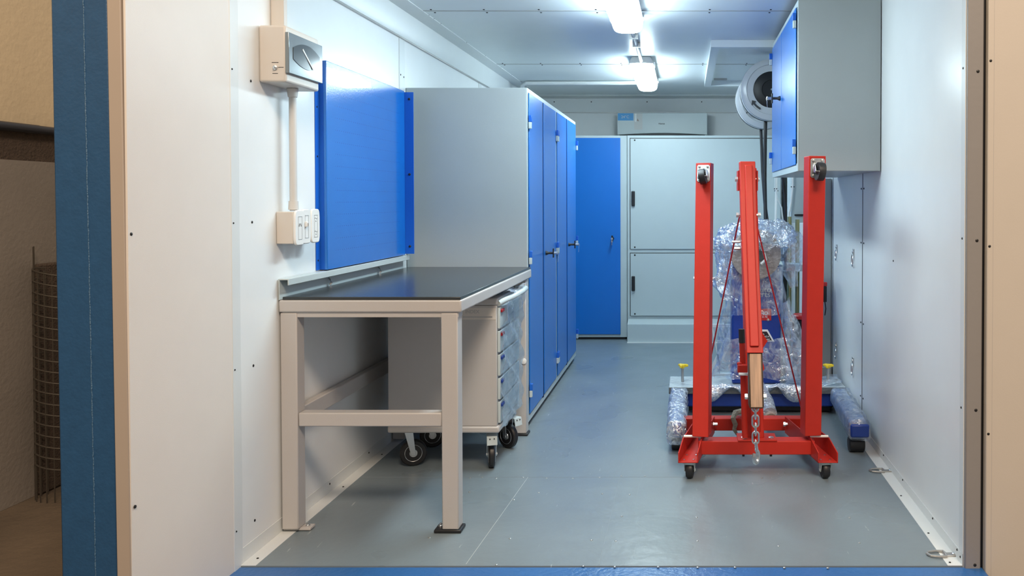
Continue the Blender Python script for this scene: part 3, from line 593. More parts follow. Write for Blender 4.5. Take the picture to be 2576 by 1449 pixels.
# ============================================================ HOSE REELS
def reel(xc, yc, zc, r, dep, label):
    t = thing('hose_reel', (xc, yc, zc), label, 'hose reel', 'hose reels under the ceiling')
    n = (0, 1, 0)
    f1 = MB().lathe((xc, yc, zc), n, [(r * .55, .012), (r * .60, .006), (r * .80, .008), (r * .82, 0), (r * .94, .004), (r, .012), (r, .018), (r * .94, .016), (r * .5, .018)], 56).obj('front_flange', 'reelw', t)
    MB().lathe((xc, yc + .0, zc), n, [(0, .004), (r * .30, .003), (r * .32, -.002), (r * .56, .002), (r * .62, .010), (r * .60, .014)], 48).obj('hub_cover', 'black', f1)
    MB().lathe((xc, yc - .006, zc), n, [(.006, 0), (.006, .008)], 10).obj('hub_bolt', 'chrome', f1)
    MB().lathe((xc, yc + .0185, zc), n, [(r * 1.004, 0), (r * 1.004, .005)], 56).obj('rubber_rim', 'black', t)
    MB().lathe((xc, yc + .024, zc), n, [(r * .98, 0), (r * 1.0, .008), (r * 1.0, dep * .35), (r * .96, dep * .40)], 56).obj('casing', 'reelw', t)
    MB().lathe((xc, yc + .0245 + dep * .40, zc), n, [(r * .98, 0), (r * 1.0, .004), (r * 1.0, dep * .6 - .045)], 48).obj('hose_coil', 'black', t)
    MB().lathe((xc, yc + dep - .018, zc), n, [(r * .5, 0), (r, 0), (r * 1.0, .006), (r * .94, .014), (r * .5, .018)], 56).obj('rear_flange', 'reelw', t)
    # rotation arrow, curved, lower left
    a0, a1 = R(218), R(240); q = []
    for i in range(8): a = a0 + (a1 - a0) * i / 7; q.append((xc + r * .76 * math.cos(a), yc + .0005, zc + r * .76 * math.sin(a)))
    for i in range(8): a = a1 + (a0 - a1) * i / 7; q.append((xc + r * .70 * math.cos(a), yc + .0005, zc + r * .70 * math.sin(a)))
    MB().prism([(x, y - .004, z) for x, y, z in q], (0, .004, 0)).obj('arrow', 'ink', f1, smooth=0)
    a = R(218); b1 = R(209)
    MB().prism([(xc + r * .83 * math.cos(a), yc - .0035, zc + r * .83 * math.sin(a)), (xc + r * .63 * math.cos(a), yc - .0035, zc + r * .63 * math.sin(a)), (xc + r * .73 * math.cos(b1), yc - .0035, zc + r * .73 * math.sin(b1))], (0, .004, 0)).obj('arrow_head', 'ink', f1, smooth=0)
    MB().box(xc + r * .3, xc + r * .3 + .03, yc + dep, yc + dep + .006, zc - .05, ZC - .0005).box(xc + r * .3 - .04, xc + r * .3 + .07, yc + .02, yc + dep + .006, ZC - .006, ZC - .0005).obj('bracket', 'lgrey', t)
    return t
p1 = at(1941, 225, 5.12)
reel(p1.x, 5.12, p1.z, .192, .14, 'white hose reel with black hub, nearer one beside the wall cabinet')
reel(p1.x + .005, 5.56, p1.z - .004, .200, .15, 'second white hose reel partly hidden behind the nearer reel')
hA = [Vector(at(*q)) for q in ((1926, 300, 5.25), (1925, 345, 5.25), (1924, 450, 5.25), (1926, 560, 5.22), (1935, 640, 5.15), (1950, 700, 5.1))]
tag(MB().tube(hA, .012, 10).obj('rubber_hose', 'black'), 'thick black hose hanging straight down from the nearer reel', 'hose')
hB = [Vector(at(*q)) for q in ((1914, 315, 5.68), (1916, 370, 5.68), (1918, 430, 5.66), (1924, 510, 5.6), (1932, 570, 5.5), (1944, 640, 5.45))]
tag(MB().tube(hB, .011, 10).obj('rubber_hose', 'black'), 'black hose hanging from the farther reel, bending to the right', 'hose')
hC = [Vector(at(*q)) for q in ((1967, 420, 4.865), (1972, 470, 4.865), (1976, 520, 4.865), (1977, 600, 4.865), (1975, 680, 4.865))]
tag(MB().tube(hC, .0095, 10).obj('rubber_hose', 'black'), 'black hose coming down under the wall cabinet', 'hose')
for i, (q, w_, lab) in enumerate((
    (((1953, 400, 6.6), (1953, 480, 6.6), (1950, 600, 6.6), (1949, 720, 6.6)), .010, 'straight white pipe seen below the wall cabinet, leftmost'),
    (((1950, 410, 5.6), (1951, 475, 5.6), (1956, 500, 5.6), (1966, 522, 5.6), (1970, 560, 5.6), (1971, 640, 5.6)), .005, 'thin white cable curving right below the wall cabinet'),
    (((1995, 395, 5.27), (1994, 470, 5.27), (1990, 510, 5.27), (1983, 550, 5.27), (1978, 620, 5.27)), .006, 'white cable curving left below the wall cabinet'))):
    cb = tag(MB().tube(([Vector((at(*q[0]).x, q[0][2], 2.0985))] if i < 2 else []) + [Vector(at(*a)) for a in q], w_, 10).obj('white_pipe' if i == 0 else 'white_cable', 'white'), lab, 'pipe' if i == 0 else 'cable')
    c = Vector(at(*q[1]))
    MB().cyl(c - Vector((w_ + .006, 0, 0)), c + Vector((w_ + .006, 0, 0)), .0035, 8).obj('cable_tie', 'black', cb)
jb = thing('junction_cabinet', (.72, 5.0, 1.0), 'pale grey box with a black handle below the wall cabinet', 'electrical box')
a = at(1990, 430, 5.3); c = at(2062, 560, 5.3)
MB().box(a.x, min(c.x, XR - .006), 5.3, 5.5, c.z, a.z).obj('case', 'lgrey', jb, bevel=.004)
a = at(1998, 541, 5.3); MB().box(a.x, a.x + .09, 5.285, 5.2995, a.z - .006, a.z + .006).obj('handle', 'black', jb, bevel=.004)
a = at(1955, 537, 5.3); 
# ============================================================ RACK WITH GOLD TUBES AT RIGHT
rk = thing('steel_rack', (.7, 5.0, 0), 'grey steel rack against the right wall behind the film wrapped machine', 'rack')
MB().box(.822, .878, 4.90, 4.96, 0, 1.293).obj('post', 'grey', rk, bevel=.002)
MB().box(.822, .878, 5.20, 5.26, 0, 1.22).obj('post', 'grey', rk, bevel=.002)
MB().box(.565, .821, 4.90, 4.94, .735, .775).obj('front_beam', 'grey', rk, bevel=.002)
MB().box(.565, .875, 4.942, 5.19, .765, .775).obj('shelf', 'lgrey', rk, bevel=.002)
MB().box(.565, .595, 4.95, 5.0, 0, .734).obj('post', 'lgrey', rk, bevel=.002)
MB().box(.56, .878, 4.87, 5.27, .0005, .16).obj('base', 'grey', rk, bevel=.003)
for i, (px, Yy, t0, t1) in enumerate(((1986, 5.08, 545, 790), (2006, 5.06, 552, 800), (2066, 5.03, 560, 920))):
    a = at(px, t0, Yy); c = at(px, t1, Yy)
    tag(MB().lathe((a.x, Yy, .165 if i == 2 else .165), (0, 0, 1), [(.0135, 0), (.0135, a.z - .165)], 16).obj('gold_tube', 'gold'),
        ('leftmost upright gold zinc tube standing on the steel rack base', 'middle upright gold zinc tube, left of the right red crane leg', 'rightmost gold zinc tube, half hidden behind the right red crane leg')[i], 'tube', 'gold tubes in the rack')
rj = thing('hand_tool', (.72, 4.8, .5), 'red and black hand tool seen between the right crane leg and the rack', 'tool')
a = at(2076, 712, 4.82); c = at(2076, 760, 4.82)
MB().box(a.x - .010, a.x + .010, 4.82, 4.84, c.z, a.z - .02).obj('grip', 'black', rj, bevel=.003)
MB().box(a.x - .012, a.x + .012, 4.818, 4.842, a.z - .019, a.z + .004).obj('head', 'sred', rj, bevel=.003)
MB().tube([(a.x, 4.83, c.z), (a.x + .006, 4.83, c.z - .04), (a.x, 4.83, c.z - .08)], .003, 8).obj('cord', 'black', rj)
rc = thing('red_lid', (.6, 4.7, .5), 'red topped black container behind the right crane leg', 'container')
a = at(1996, 796, 4.75)
MB().lathe((a.x + .06, 4.80, .16), (0, 0, 1), [(.055, 0), (.06, .01), (.06, a.z - .185), (.055, a.z - .180)], 24).obj('drum', 'black', rc)
MB().lathe((a.x + .06, 4.80, a.z - .018), (0, 0, 1), [(.063, 0), (.066, .004), (.066, .018), (.06, .024)], 24).obj('lid', 'sred', rc)
# wall tie-down rings and floor D rings
def lash(p, n, u, label, grp):
    p, n, u = Vector(p), Vector(n), Vector(u); s = n.cross(u)
    t = thing('lashing_ring', p, label, 'ring', grp)
    MB().beam(p + n * .002 - u * .012, p + n * .002 + u * .034, .024, .004, up=n).obj('tongue', 'chrome', t, bevel=.001)
    MB().lathe(p + n * .004 + u * .018, n, [(.006, 0), (.006, .003), (.003, .005)], 8).obj('bolt', 'chrome', t)
    pts = [p + n * .007 - u * .010 + (s * math.cos(R(a)) * .017 + u * (math.sin(R(a)) * .030 - .018)) for a in range(0, 360, 20)]
    MB().tube(pts, .0032, 8, closed=True).obj('ring', 'chrome', t)
for (y, z, lab) in ((4.26, .875, 'wall lashing ring, upper and nearer one on the right wall'), (4.73, .873, 'wall lashing ring, upper and farther one on the right wall'),
                    (4.26, .305, 'wall lashing ring, lower and nearer one on the right wall'), (4.73, .300, 'wall lashing ring, lower and farther one on the right wall')):
    lash((XR - .0015, y, z), (-1, 0, 0), (0, 0, 1), lab, 'wall lashing rings')
def dring(px, py, label):
    y = CH * FPX / (py - 505); x = (px - PX) / FPX * y
    t = thing('floor_ring', (x, y, 0), label, 'ring', 'floor lashing rings')
    MB().box(x, x + .062, y - .013, y + .013, .0018, .0055).obj('tongue', 'steel', t, bevel=.0012)
    MB().lathe((x + .035, y, .0055), (0, 0, 1), [(.008, 0), (.008, .002), (.005, .005), (0, .006)], 12).obj('bolt', 'chrome', t)
    pts = [(x + .004, y - .020, .006), (x - .02, y - .022, .006), (x - .045, y - .014, .006), (x - .054, y, .006), (x - .045, y + .014, .006), (x - .02, y + .022, .006), (x + .004, y + .020, .006), (x + .006, y, .008)]
    MB().tube(pts, .0042, 8, closed=True).obj('ring', 'steel', t)
dring(2378, 1404, 'floor lashing ring nearest the opening, at the foot of the right wall')
dring(2222, 1190, 'floor lashing ring farther in, beside the film wrapped wheel')
# ============================================================ FILM WRAPPED MACHINE
mc = thing('lifting_machine', (.4, 4.4, 0), 'blue column machine on two wheeled legs, wrapped in clear film', 'machine')
def crumple_bar(a, b_, w_, h_, nm, m, amp, seed, nseg=22, film_=None):
    a, b_ = Vector(a), Vector(b_); d = (b_ - a); dn = d.normalized(); s = dn.cross(Vector((0, 0, 1))).normalized()
    vs = []; fs = []; K = 16
    for i in range(nseg + 1):
        for k_ in range(K):
            t = 2 * math.pi * k_ / K; c, sn = math.cos(t), math.sin(t)
            p = a + d * i / nseg + s * w_ / 2 * math.copysign(abs(c) ** .45, c) + Vector((0, 0, 1)) * h_ / 2 * math.copysign(abs(sn) ** .45, sn)
            p += noise.noise_vector(p * 22 + Vector((seed, 0, 0))) * amp; vs.append(p)
    for i in range(nseg):
        for k_ in range(K): fs.append((i * K + k_, i * K + (k_ + 1) % K, (i + 1) * K + (k_ + 1) % K, (i + 1) * K + k_))
    fs += [tuple(reversed(range(K))), tuple(range(nseg * K, (nseg + 1) * K))]
    return MB().add(vs, fs).obj(nm, m, mc, smooth=180)
lgR = crumple_bar((.792, 3.70, .115), (.838, 4.66, .105), .085, .085, 'leg', 'wblue', .004, 3)
lgR['label'] = 'right leg in cloudy blue wrap'
lgL = crumple_bar((-.038, 3.74, .110), (-.030, 4.66, .105), .066, .085, 'leg', 'wblue', .004, 8)
MB().box(-.030 + .78, .835, 3.675, 3.695, .085, .145).obj('end_cap', 'mblue', mc, bevel=.008)
MB().box(-.062, -.012, 3.725, 3.742, .085, .135).obj('end_cap', 'mblue', mc, bevel=.008)
crumple_bar((-.040, 3.70, .098), (-.034, 4.35, .108), .092, .108, 'leg_film', 'filmdense', .013, 5, 40)
crumple_bar((.792, 3.685, .118), (.832, 4.35, .108), .100, .100, 'leg_film', 'film', .008, 6, 30)
for (x, y) in ((.790, 3.75), (-.038, 3.78)):
    w2 = .036 if x > 0 else .027
    MB().lathe((x - w2, y, .037), (1, 0, 0), [(.030, 0), (.036, .004), (.036, 2 * w2 - .004), (.030, 2 * w2)], 26).obj('roller', 'black', mc)
for (x, y) in ((.80, 4.55), (-.03, 4.55)): MB().lathe((x - .025, y, .030), (1, 0, 0), [(.024, 0), (.029, .004), (.029, .046), (.024, .05)], 22).obj('roller', 'black', mc)
pt = MB().box(-.088, .864, 4.37, 4.64, .121, .157).obj('base_plate', 'plate', mc, bevel=.004)
MB().box(-.089, .865, 4.364, 4.3695, .1205, .1565).obj('plate_edge', 'platefront', pt, bevel=.002)
MB().box(.0, .80, 4.39, 4.60, .045, .120).obj('crossmember', 'mblue', mc, bevel=.008)
MB().box(.02, .79, 4.44, 4.60, .012, .045).obj('underframe', 'black', mc)
sheet(lambda u, v: (.08 + .62 * u, 4.355 - .02 * math.sin(v * 3), .175 - .10 * v * (.6 + .4 * math.sin(u * 17))), 46, 14, 'plate_film', 'filmdense', mc, .012, 16, 2, 180)
sheet(lambda u, v: (.55 + .30 * u, 4.38 + .22 * v, .168 + .012 * math.sin(u * 8)), 20, 16, 'plate_film', 'film', mc, .010, 20, 4)
for (px, lab) in ((1717, 'l'), (2083, 'r')):
    a = at(px, 915, 4.50)
    MB().cyl((a.x, 4.50, .157), (a.x, 4.50, .235), .008, 10).obj('knob_bolt', 'steel', mc)
    kb = MB()
    kb.lathe((a.x, 4.50, .232), (0, 0, 1), [(.010, 0), (.012, .004), (.018, .010), (.018, .020), (.008, .024)], 16)
    for q in (0, 120, 240):
        v = Vector((math.cos(R(q + 10)), math.sin(R(q + 10)), 0)); kb.tube([Vector((a.x, 4.50, .246)), Vector((a.x, 4.50, .247)) + v * .018, Vector((a.x, 4.50, .246)) + v * .031], [.009, .0095, .006], 10)
    kb.obj('star_knob', 'yellow', mc)
cx0, cx1, cy0, cy1 = .255, .522, 4.44, 4.60
col = MB().box(cx0, cx1, cy0, cy1, .158, .800).obj('column', 'mblue', mc, bevel=.012, seg=3)
# stickers on the column
a = at(1896, 776, cy0); c = at(1940, 806, cy0)
sk = MB().prism([(a.x - .01, cy0 - .0015, a.z - .004), (a.x - .01, cy0 - .0015, c.z), (c.x, cy0 - .0015, c.z), (c.x, cy0 - .0015, a.z)], (0, .001, 0)).obj('red_sticker', 'sred', col, smooth=0)
q = at(1932, 792, cy0); tx = text('GAUCHO', (q.x, cy0 - .0018, q.z), .026, 'text', col, name='sticker_lettering', bold=.0008, align='RIGHT')
q = at(1931, 799.5, cy0); text('SANTA FE', (q.x, cy0 - .0018, q.z), .016, 'text', col, name='sticker_lettering', align='RIGHT')
q = at(1932, 804.5, cy0); MB().lathe((q.x, cy0 - .001, q.z), (0, -1, 0), [(.007, 0), (.007, .002), (.004, .003)], 12).obj('sticker_rivet', 'chrome', col)
def quad(ps, y, th, nm, m): return MB().prism([(at(px, py, y).x, y, at(px, py, y).z) for px, py in ps], (0, th, 0)).obj(nm, m, col, smooth=0)
quad(((1884, 829), (1931, 829), (1948, 859), (1884, 859)), cy0 - .0016, .001, 'emblem_border', 'text')
quad(((1886, 834), (1929, 834), (1943, 857.5), (1886, 857.5)), cy0 - .0024, .0008, 'emblem', 'sdark')
for (px, py, s_, body) in ((1923, 842.5, .013, 'LINEA'), (1935, 848.5, .013, 'PESADA'), (1936, 855.5, .015, 'field')):
    q = at(px, py, cy0); text(body, (q.x, cy0 - .0028, q.z), s_, 'text', col, name='emblem_lettering', align='RIGHT')
for (px, py, body) in ((1940, 735, 'auto'), (1938, 747, 'parts')):
    q = at(px, py, cy0); text(body, (q.x, cy0 - .0015, q.z), .045, 'lgrey', col, name='column_lettering', align='RIGHT')
# head and disc
hd = MB().box(.29, .50, 4.42, 4.62, .801, .985).obj('head', 'wblue', mc, bevel=.03, seg=3)
dc = at(1902, 640, 4.36)
ds = MB().lathe((dc.x, 4.352, dc.z), (0, 1, 0), [(.020, 0), (.120, .004), (.134, .008), (.136, .03), (.12, .066)], 48).obj('disc', 'disc', mc)
MB().lathe((dc.x + .018, 4.335, dc.z - .004), (0, 1, 0), [(.024, 0), (.026, .003), (.026, .018)], 24).obj('bore', 'ink', ds)
MB().tube([(dc.x + .024, 4.33, dc.z - .05), (dc.x + .05, 4.33, dc.z - .025), (dc.x + .04, 4.335, dc.z + .01)], .008, 8).obj('label_tag', 'conduit', ds)
# side handles
a = at(1795, 700, 4.5); MB().cyl((a.x - .10, 4.5, a.z), (a.x + .13, 4.5, a.z), .0055, 10).cyl((a.x, 4.5, a.z), (a.x + .028, 4.5, a.z), .012, 12).lathe((a.x - .11, 4.5, a.z), (1, 0, 0), [(.01, 0), (.01, .012)], 8).obj('crank_rod', 'chrome', mc)
# draped plastic: rings down the column
def drape(name, m, prof, amp, seed, n=44, rows=40, fr=14, open_=None, fold=.10):
    vs = []; fs = []
    for i in range(rows + 1):
        t = i / rows * (len(prof) - 1); k_ = min(int(t), len(prof) - 2); u = t - k_
        z, cx, cy, rx, ry = [prof[k_][q] * (1 - u) + prof[k_ + 1][q] * u for q in range(5)]
        for j in range(n):
            a = 2 * math.pi * j / n
            f = 1 + fold * math.sin(a * 7 + i * .25 + seed) * (.3 + .7 * i / rows)
            p = Vector((cx + rx * f * math.copysign(abs(math.cos(a)) ** .7, math.cos(a)), cy + ry * f * math.copysign(abs(math.sin(a)) ** .7, math.sin(a)), z))
            p += noise.noise_vector(p * fr + Vector((seed, 0, 0))) * amp + noise.noise_vector(p * fr * 3.1 + Vector((0, seed, 0))) * amp * .45
            vs.append(p)
    for i in range(rows):
        for j in range(n):
            if open_ and open_(i / rows, 360 * j / n): continue
            fs.append((i * n + j, i * n + (j + 1) % n, (i + 1) * n + (j + 1) % n, (i + 1) * n + j))
    return MB().add(vs, fs).obj(name, m, mc, smooth=180, recalc=False)
drape('crumpled_hood', 'filmdense', [(1.055, .42, 4.50, .10, .04), (1.020, .405, 4.49, .19, .10), (.975, .395, 4.47, .215, .12), (.93, .385, 4.45, .20, .14), (.90, .375, 4.46, .175, .13)], .026, 3, 70, 26, 18)
drape('crumpled_hood', 'filmdense', [(1.00, .26, 4.50, .06, .05), (.95, .235, 4.50, .085, .07), (.88, .235, 4.50, .06, .06), (.80, .235, 4.50, .055, .06), (.70, .20, 4.50, .04, .05), (.62, .24, 4.48, .035, .06)], .022, 9, 40, 44, 20)
drape('film_skirt', 'film', [(.80, .385, 4.50, .155, .10), (.62, .385, 4.50, .165, .105), (.50, .39, 4.50, .185, .11), (.34, .41, 4.49, .225, .12), (.20, .42, 4.48, .26, .12)], .012, 5, 60, 44, 9,
      open_=lambda v, a: (.40 < v < .62 and 225 < a < 320))
drape('film_tail', 'film', [(.985, .585, 4.50, .055, .05), (.93, .60, 4.50, .072, .05), (.84, .59, 4.50, .06, .05), (.76, .585, 4.50, .035, .03), (.68, .60, 4.50, .022, .02)], .014, 7, 30, 30, 16)
sheet(lambda u, v: (.525 + (.04 + .16 * v) * u + .02 * v, 4.43 - .05 * math.sin(u * 3), .60 - .46 * v + .04 * u * (1 - v)), 22, 30, 'film_side', 'film', mc, .014, 10, 3)
# wrapped pipe end and rope hanging behind the boom
a = at(1941, 1042, 3.95); wp = mc
a2 = at(1925, 985, 4.35)
MB().tube([(a.x - .005, 3.93, a.z - .02), (a.x - .01, 4.1, a.z), (a.x - .03, 4.36, a.z + .02)], [.030, .032, .03], 14).obj('wrapped_pipe', 'card', wp)
crumple = MB().tube([(a.x - .008, 3.955, a.z - .004), (a.x - .012, 4.10, a.z + .02), (a.x - .03, 4.35, a.z + .06)], [.037, .040, .030], 16); crumple.obj('pipe_film', 'filmdense', wp)
rp0 = [at(*q) for q in ((1884, 1044, 3.88), (1866, 1034, 3.84), (1850, 1038, 3.79), (1844, 1052, 3.772), (1850, 1068, 3.772), (1847, 1080, 3.772), (1854, 1093, 3.772))]
tag(MB().tube(rp0, [.012, .014, .014, .012, .012, .010, .006], 8).obj('rope', 'rope'), 'frayed beige rope end hanging over the rear red crossbar', 'rope')
# white louvred stand behind, left
ws = thing('folding_stand', (.21, 5.0, 0), 'pale grey triangular stand with slats behind the left crane leg', 'stand')
YS = 5.0
def P3(px, py, y=YS): v = at(px, py, y); return (v.x, v.y, v.z)
MB().beam(P3(1786, 950), P3(1852, 815), .045, .014, up=(0, 1, 0)).obj('diagonal_leg', 'white', ws)
MB().beam(P3(1790, 815), P3(1812, 925), .008, .014, up=(0, 1, 0)).obj('brace', 'white', ws)
MB().beam(P3(1780, 820), P3(1782, 948), .02, .014, up=(0, 1, 0)).obj('upright', 'white', ws)
MB().beam(P3(1778, 942), P3(1862, 942), .012, .02, up=(0, 1, 0)).obj('base_bar', 'white', ws)
MB().beam(P3(1790, 819), P3(1850, 819), .018, .02, up=(0, 1, 0)).obj('top_bar', 'white', ws)
for i in range(4): MB().beam(P3(1806 + i * 9, 826), P3(1815 + i * 9, 858), .006, .01, up=(0, 1, 0)).obj('slat', 'white', ws)
MB().beam(P3(1804, 858), P3(1848, 858), .008, .012, up=(0, 1, 0)).obj('slat_rail', 'white', ws)
a = P3(1782, 948); MB().box(a[0] - .02, a[0] + .24, YS - .03, YS + .16, 0, a[2] - .002).obj('base_block', 'lgrey', ws)
# ============================================================ RED CRANE
cr = thing('engine_crane', (.30, 3.55, 0), 'folded red engine crane with upright legs, boom and chain', 'crane')
# crossbars
MB().box(.055, .548, 3.43, 3.50, .085, .142).obj('front_crossbar', 'red', cr, bevel=.003)
MB().box(-.010, .612, 3.79, 3.85, .085, .142).obj('rear_crossbar', 'red', cr, bevel=.003)
# side channels (U section open upwards), splayed
def channel(sx):
    cx = .3005; fx, rx = cx + sx * .289, cx + sx * .205     # centre x at front / rear
    yf, yr = 3.345, 3.785; w_ = .083 / 2; t_ = .005; q = MB()
    def pp(u, side, z): y = yf + (yr - yf) * u; return Vector((fx + (rx - fx) * u + side, y, z))
    for s_ in (-1, 1):
        a, b_ = s_ * w_, s_ * (w_ - t_)
        for (u0, u1, zt0, zt1) in ((0, .22, .120, .155), (.22, 1, .155, .155)):
            q.hexa([pp(u0, a, .077), pp(u0, b_, .077), pp(u1, b_, .077), pp(u1, a, .077), pp(u0, a, zt0), pp(u0, b_, zt0), pp(u1, b_, zt1), pp(u1, a, zt1)])
    q.hexa([pp(0, -w_, .077), pp(0, w_, .077), pp(1, w_, .077), pp(1, -w_, .077), pp(0, -w_, .082), pp(0, w_, .082), pp(1, w_, .082), pp(1, -w_, .082)])
    o = q.obj('side_channel', 'red', cr, bevel=.0015)
    for u, s_ in ((.06, -.022), (.06, .018), (.20, -.022), (.20, .018)): p = pp(u, s_, .082); MB().lathe(p, (0, 0, 1), [(.005, 0), (.005, .003), (0, .004)], 8).obj('rivet', 'chrome', o)
    p0, p1_ = pp(.24, -w_ + .003, .158), pp(.24, w_ - .003, .158); MB().cyl(p0, p1_, .0055, 10).obj('leg_pin', 'white', o)
    p = pp(.92, -sx * (w_ + .004), .128); MB().lathe(p - Vector((.014, 0, 0)), (1, 0, 0), [(.011, 0), (.011, .01), (.007, .01), (.007, .028)], 6).obj('pivot_bolt', 'chrome', o)
    return o
channel(-1); channel(1)
caster(cr, .018, 3.385, .0765, .036, .030, R(82), .008, fork='lgrey', hub='black')
caster(cr, .585, 3.385, .0765, .036, .030, R(98), .008, fork='lgrey', hub='black')
caster(cr, .045, 3.755, .0765, .036, .026, R(80), .004, fork='lgrey', hub='black')
caster(cr, .565, 3.755, .0765, .036, .026, R(100), .004, fork='lgrey', hub='black')
# folded legs: hollow box tubes standing upright
def up_leg(b0, t0, w_, yaw, zt):
    b0, t0 = Vector(b0), Vector(t0); fx = Vector((math.cos(yaw), math.sin(yaw), 0)); fy = Vector((-math.sin(yaw), math.cos(yaw), 0)); q = MB(); th = .005
    o4 = [(0, 0), (w_, 0), (w_, w_), (0, w_)]; i4 = [(th, th), (w_ - th, th), (w_ - th, w_ - th), (th, w_ - th)]
    vs = [b0 + fx * a + fy * c for a, c in o4] + [t0 + fx * a + fy * c for a, c in o4] + [t0 + fx * a + fy * c for a, c in i4] + [t0 + fx * a + fy * c + (b0 - t0).normalized() * .25 for a, c in i4]
    fs = [(3, 2, 1, 0)] + [(i, (i + 1) % 4, 4 + (i + 1) % 4, 4 + i) for i in range(4)] + [(4 + i, 4 + (i + 1) % 4, 8 + (i + 1) % 4, 8 + i) for i in range(4)] + [(8 + i, 8 + (i + 1) % 4, 12 + (i + 1) % 4, 12 + i) for i in range(4)] + [(12, 13, 14, 15)]
    o = q.add(vs, fs).obj('folding_leg', 'red', cr, bevel=.0025)
    return o, fx, fy
def tip_caster(leg_o, t0, b0, fx, fy, w_, yaw_w, off_side, wr=.026):
    t0, b0 = Vector(t0), Vector(b0); dn = (b0 - t0).normalized(); n = -fy; c = t0 + fx * w_ / 2 + dn * .050 - fy * .001
    pl4 = []
    for sx, sz in ((-1, -1), (1, -1), (1, 1), (-1, 1)):
        for a in ((0, 1), (1, 0)) if sx * sz > 0 else ((1, 0), (0, 1)):
            pl4.append(c + fx * sx * (.030 - .006 * a[0]) + dn * sz * (.040 - .006 * a[1]))
    MB().prism(pl4, n * .004).obj('caster_plate', 'steel', leg_o, bevel=.001)
    for sx in (-1, 1):
        for sz in (-1, 1): MB().lathe(c + fx * sx * .019 + dn * sz * .031 + n * .004, n, [(.006, 0), (.006, .004), (.003, .005)], 6).obj('plate_bolt', 'steel', leg_o)
    MB().lathe(c + n * .004, n, [(.024, 0), (.024, .005), (.018, .012), (.012, .016)], 20).obj('swivel', 'chrome', leg_o)
    # fork arms and wheel, swivelled
    a_ = (fx * math.cos(yaw_w) + dn * math.sin(yaw_w)).normalized()        # axle direction
    r_ = n.cross(a_).normalized()
    if r_.z > 0: r_ = -r_
    wc = c + n * .040 + r_ * .016
    fk = MB()
    for s_ in (-1, 1):
        o = a_ * s_ * .019; fk.prism([c + n * .012 + o - r_ * .016, c + n * .012 + o + r_ * .018, wc + o + r_ * .008 + n * .004, wc + o - r_ * .004 + n * .008, c + n * .03 + o - r_ * .010], a_ * s_ * .0025)
    fk.prism([c + n * .012 - a_ * .021 - r_ * .016, c + n * .012 + a_ * .021 - r_ * .016, c + n * .012 + a_ * .021 + r_ * .018, c + n * .012 - a_ * .021 + r_ * .018], n * .003)
    fk.obj('caster_fork', 'chrome', leg_o, bevel=.001)
    MB().lathe(wc - a_ * .014, a_, [(wr * .55, .004), (wr * .78, .001), (wr, 0), (wr * 1.04, .014), (wr, .028), (wr * .78, .027), (wr * .55, .024)], 30).obj('caster_wheel', 'black', leg_o)
    MB().lathe(wc - a_ * .023, a_, [(.006, 0), (.007, .003), (.004, .004), (.004, .042), (.007, .043), (.006, .046)], 10).obj('axle', 'chrome', leg_o)
b0 = at(1741, 1098, 3.43); t0 = at(1750.5, 410, 3.74)
lo, fx, fy = up_leg(b0, t0, .070, R(-13), 0); tip_caster(lo, t0, b0, fx, fy, .074, R(-12), 0, .034)
b0 = at(2025, 1098, 3.425); t0 = at(2035.5, 392, 3.35)
lo, fx, fy = up_leg(b0, t0, .072, R(9), 0); tip_caster(lo, t0, b0, fx, fy, .072, R(6), 0, .037)
# mast
mb_ = at(1899, 1100, 3.49); mt = at(1881, 425, 3.60)
ms = MB().beam((mb_.x, mb_.y, .145), (mt.x, mt.y, mt.z), .074, .06, up=(0, 1, 0)).obj('mast', 'red', cr, bevel=.003)
MB().box(.222, .388, 3.426, 3.53, .1425, .149).obj('mast_foot', 'red', cr, bevel=.001)
for x in (.248, .365): MB().lathe((x, 3.45, .149), (0, 0, 1), [(.012, 0), (.012, .006), (.007, .008)], 6).obj('foot_bolt', 'chrome', cr)
for x in (.248, .365): MB().cyl((x, 3.46, .070), (x, 3.46, .0845), .006, 6).obj('foot_nut', 'dark', cr)
# pivot cheek plates at mast top
for px, n in ((1857, -1), (1903, 1)):
    a = at(px, 430, 3.54); c = at(px, 480, 3.54)
    MB().box(a.x - .003, a.x + .003, 3.50, 3.60, c.z, a.z).obj('cheek_plate', 'red', ms)
# boom: box tube hanging from the pivot, kicked forward
def pnt(px, py, y): v = at(px, py, y); return Vector(v)
bpts = [(pnt(1879, 407, 3.50), .066), (pnt(1883, 570, 3.44), .066), (pnt(1897.5, 884, 3.14), .064)]
def boxtube(pts, depth, name, m, par, bevel=.003):
    vs = []; fs = []
    for (p, w_) in pts: vs += [p + Vector((-w_ / 2, -depth / 2, 0)), p + Vector((w_ / 2, -depth / 2, 0)), p + Vector((w_ / 2, depth / 2, 0)), p + Vector((-w_ / 2, depth / 2, 0))]
    for i in range(len(pts) - 1):
        for j in range(4): fs.append((i * 4 + j, i * 4 + (j + 1) % 4, (i + 1) * 4 + (j + 1) % 4, (i + 1) * 4 + j))
    k_ = (len(pts) - 1) * 4; fs += [(0, 1, 2, 3), (k_ + 3, k_ + 2, k_ + 1, k_)]
    return MB().add(vs, fs).obj(name, m, par, bevel=bevel)
bo = boxtube([(p, w_) for p, w_ in bpts], .07, 'boom', 'red', cr)
rs = [(pnt(1881, 416, 3.50) + Vector((0, -.038, 0)), .032), (pnt(1885, 570, 3.44) + Vector((0, -.040, 0)), .034), (pnt(1896, 866, 3.156) + Vector((0, -.039, 0)), .036)]
boxtube(rs, .016, 'stiffener', 'red', bo, .004)
boxtube([(pnt(1898.5, 880, 3.145), .056), (pnt(1902, 1024, 3.04), .056)], .058, 'boom_extension', 'bronze', cr, .007)
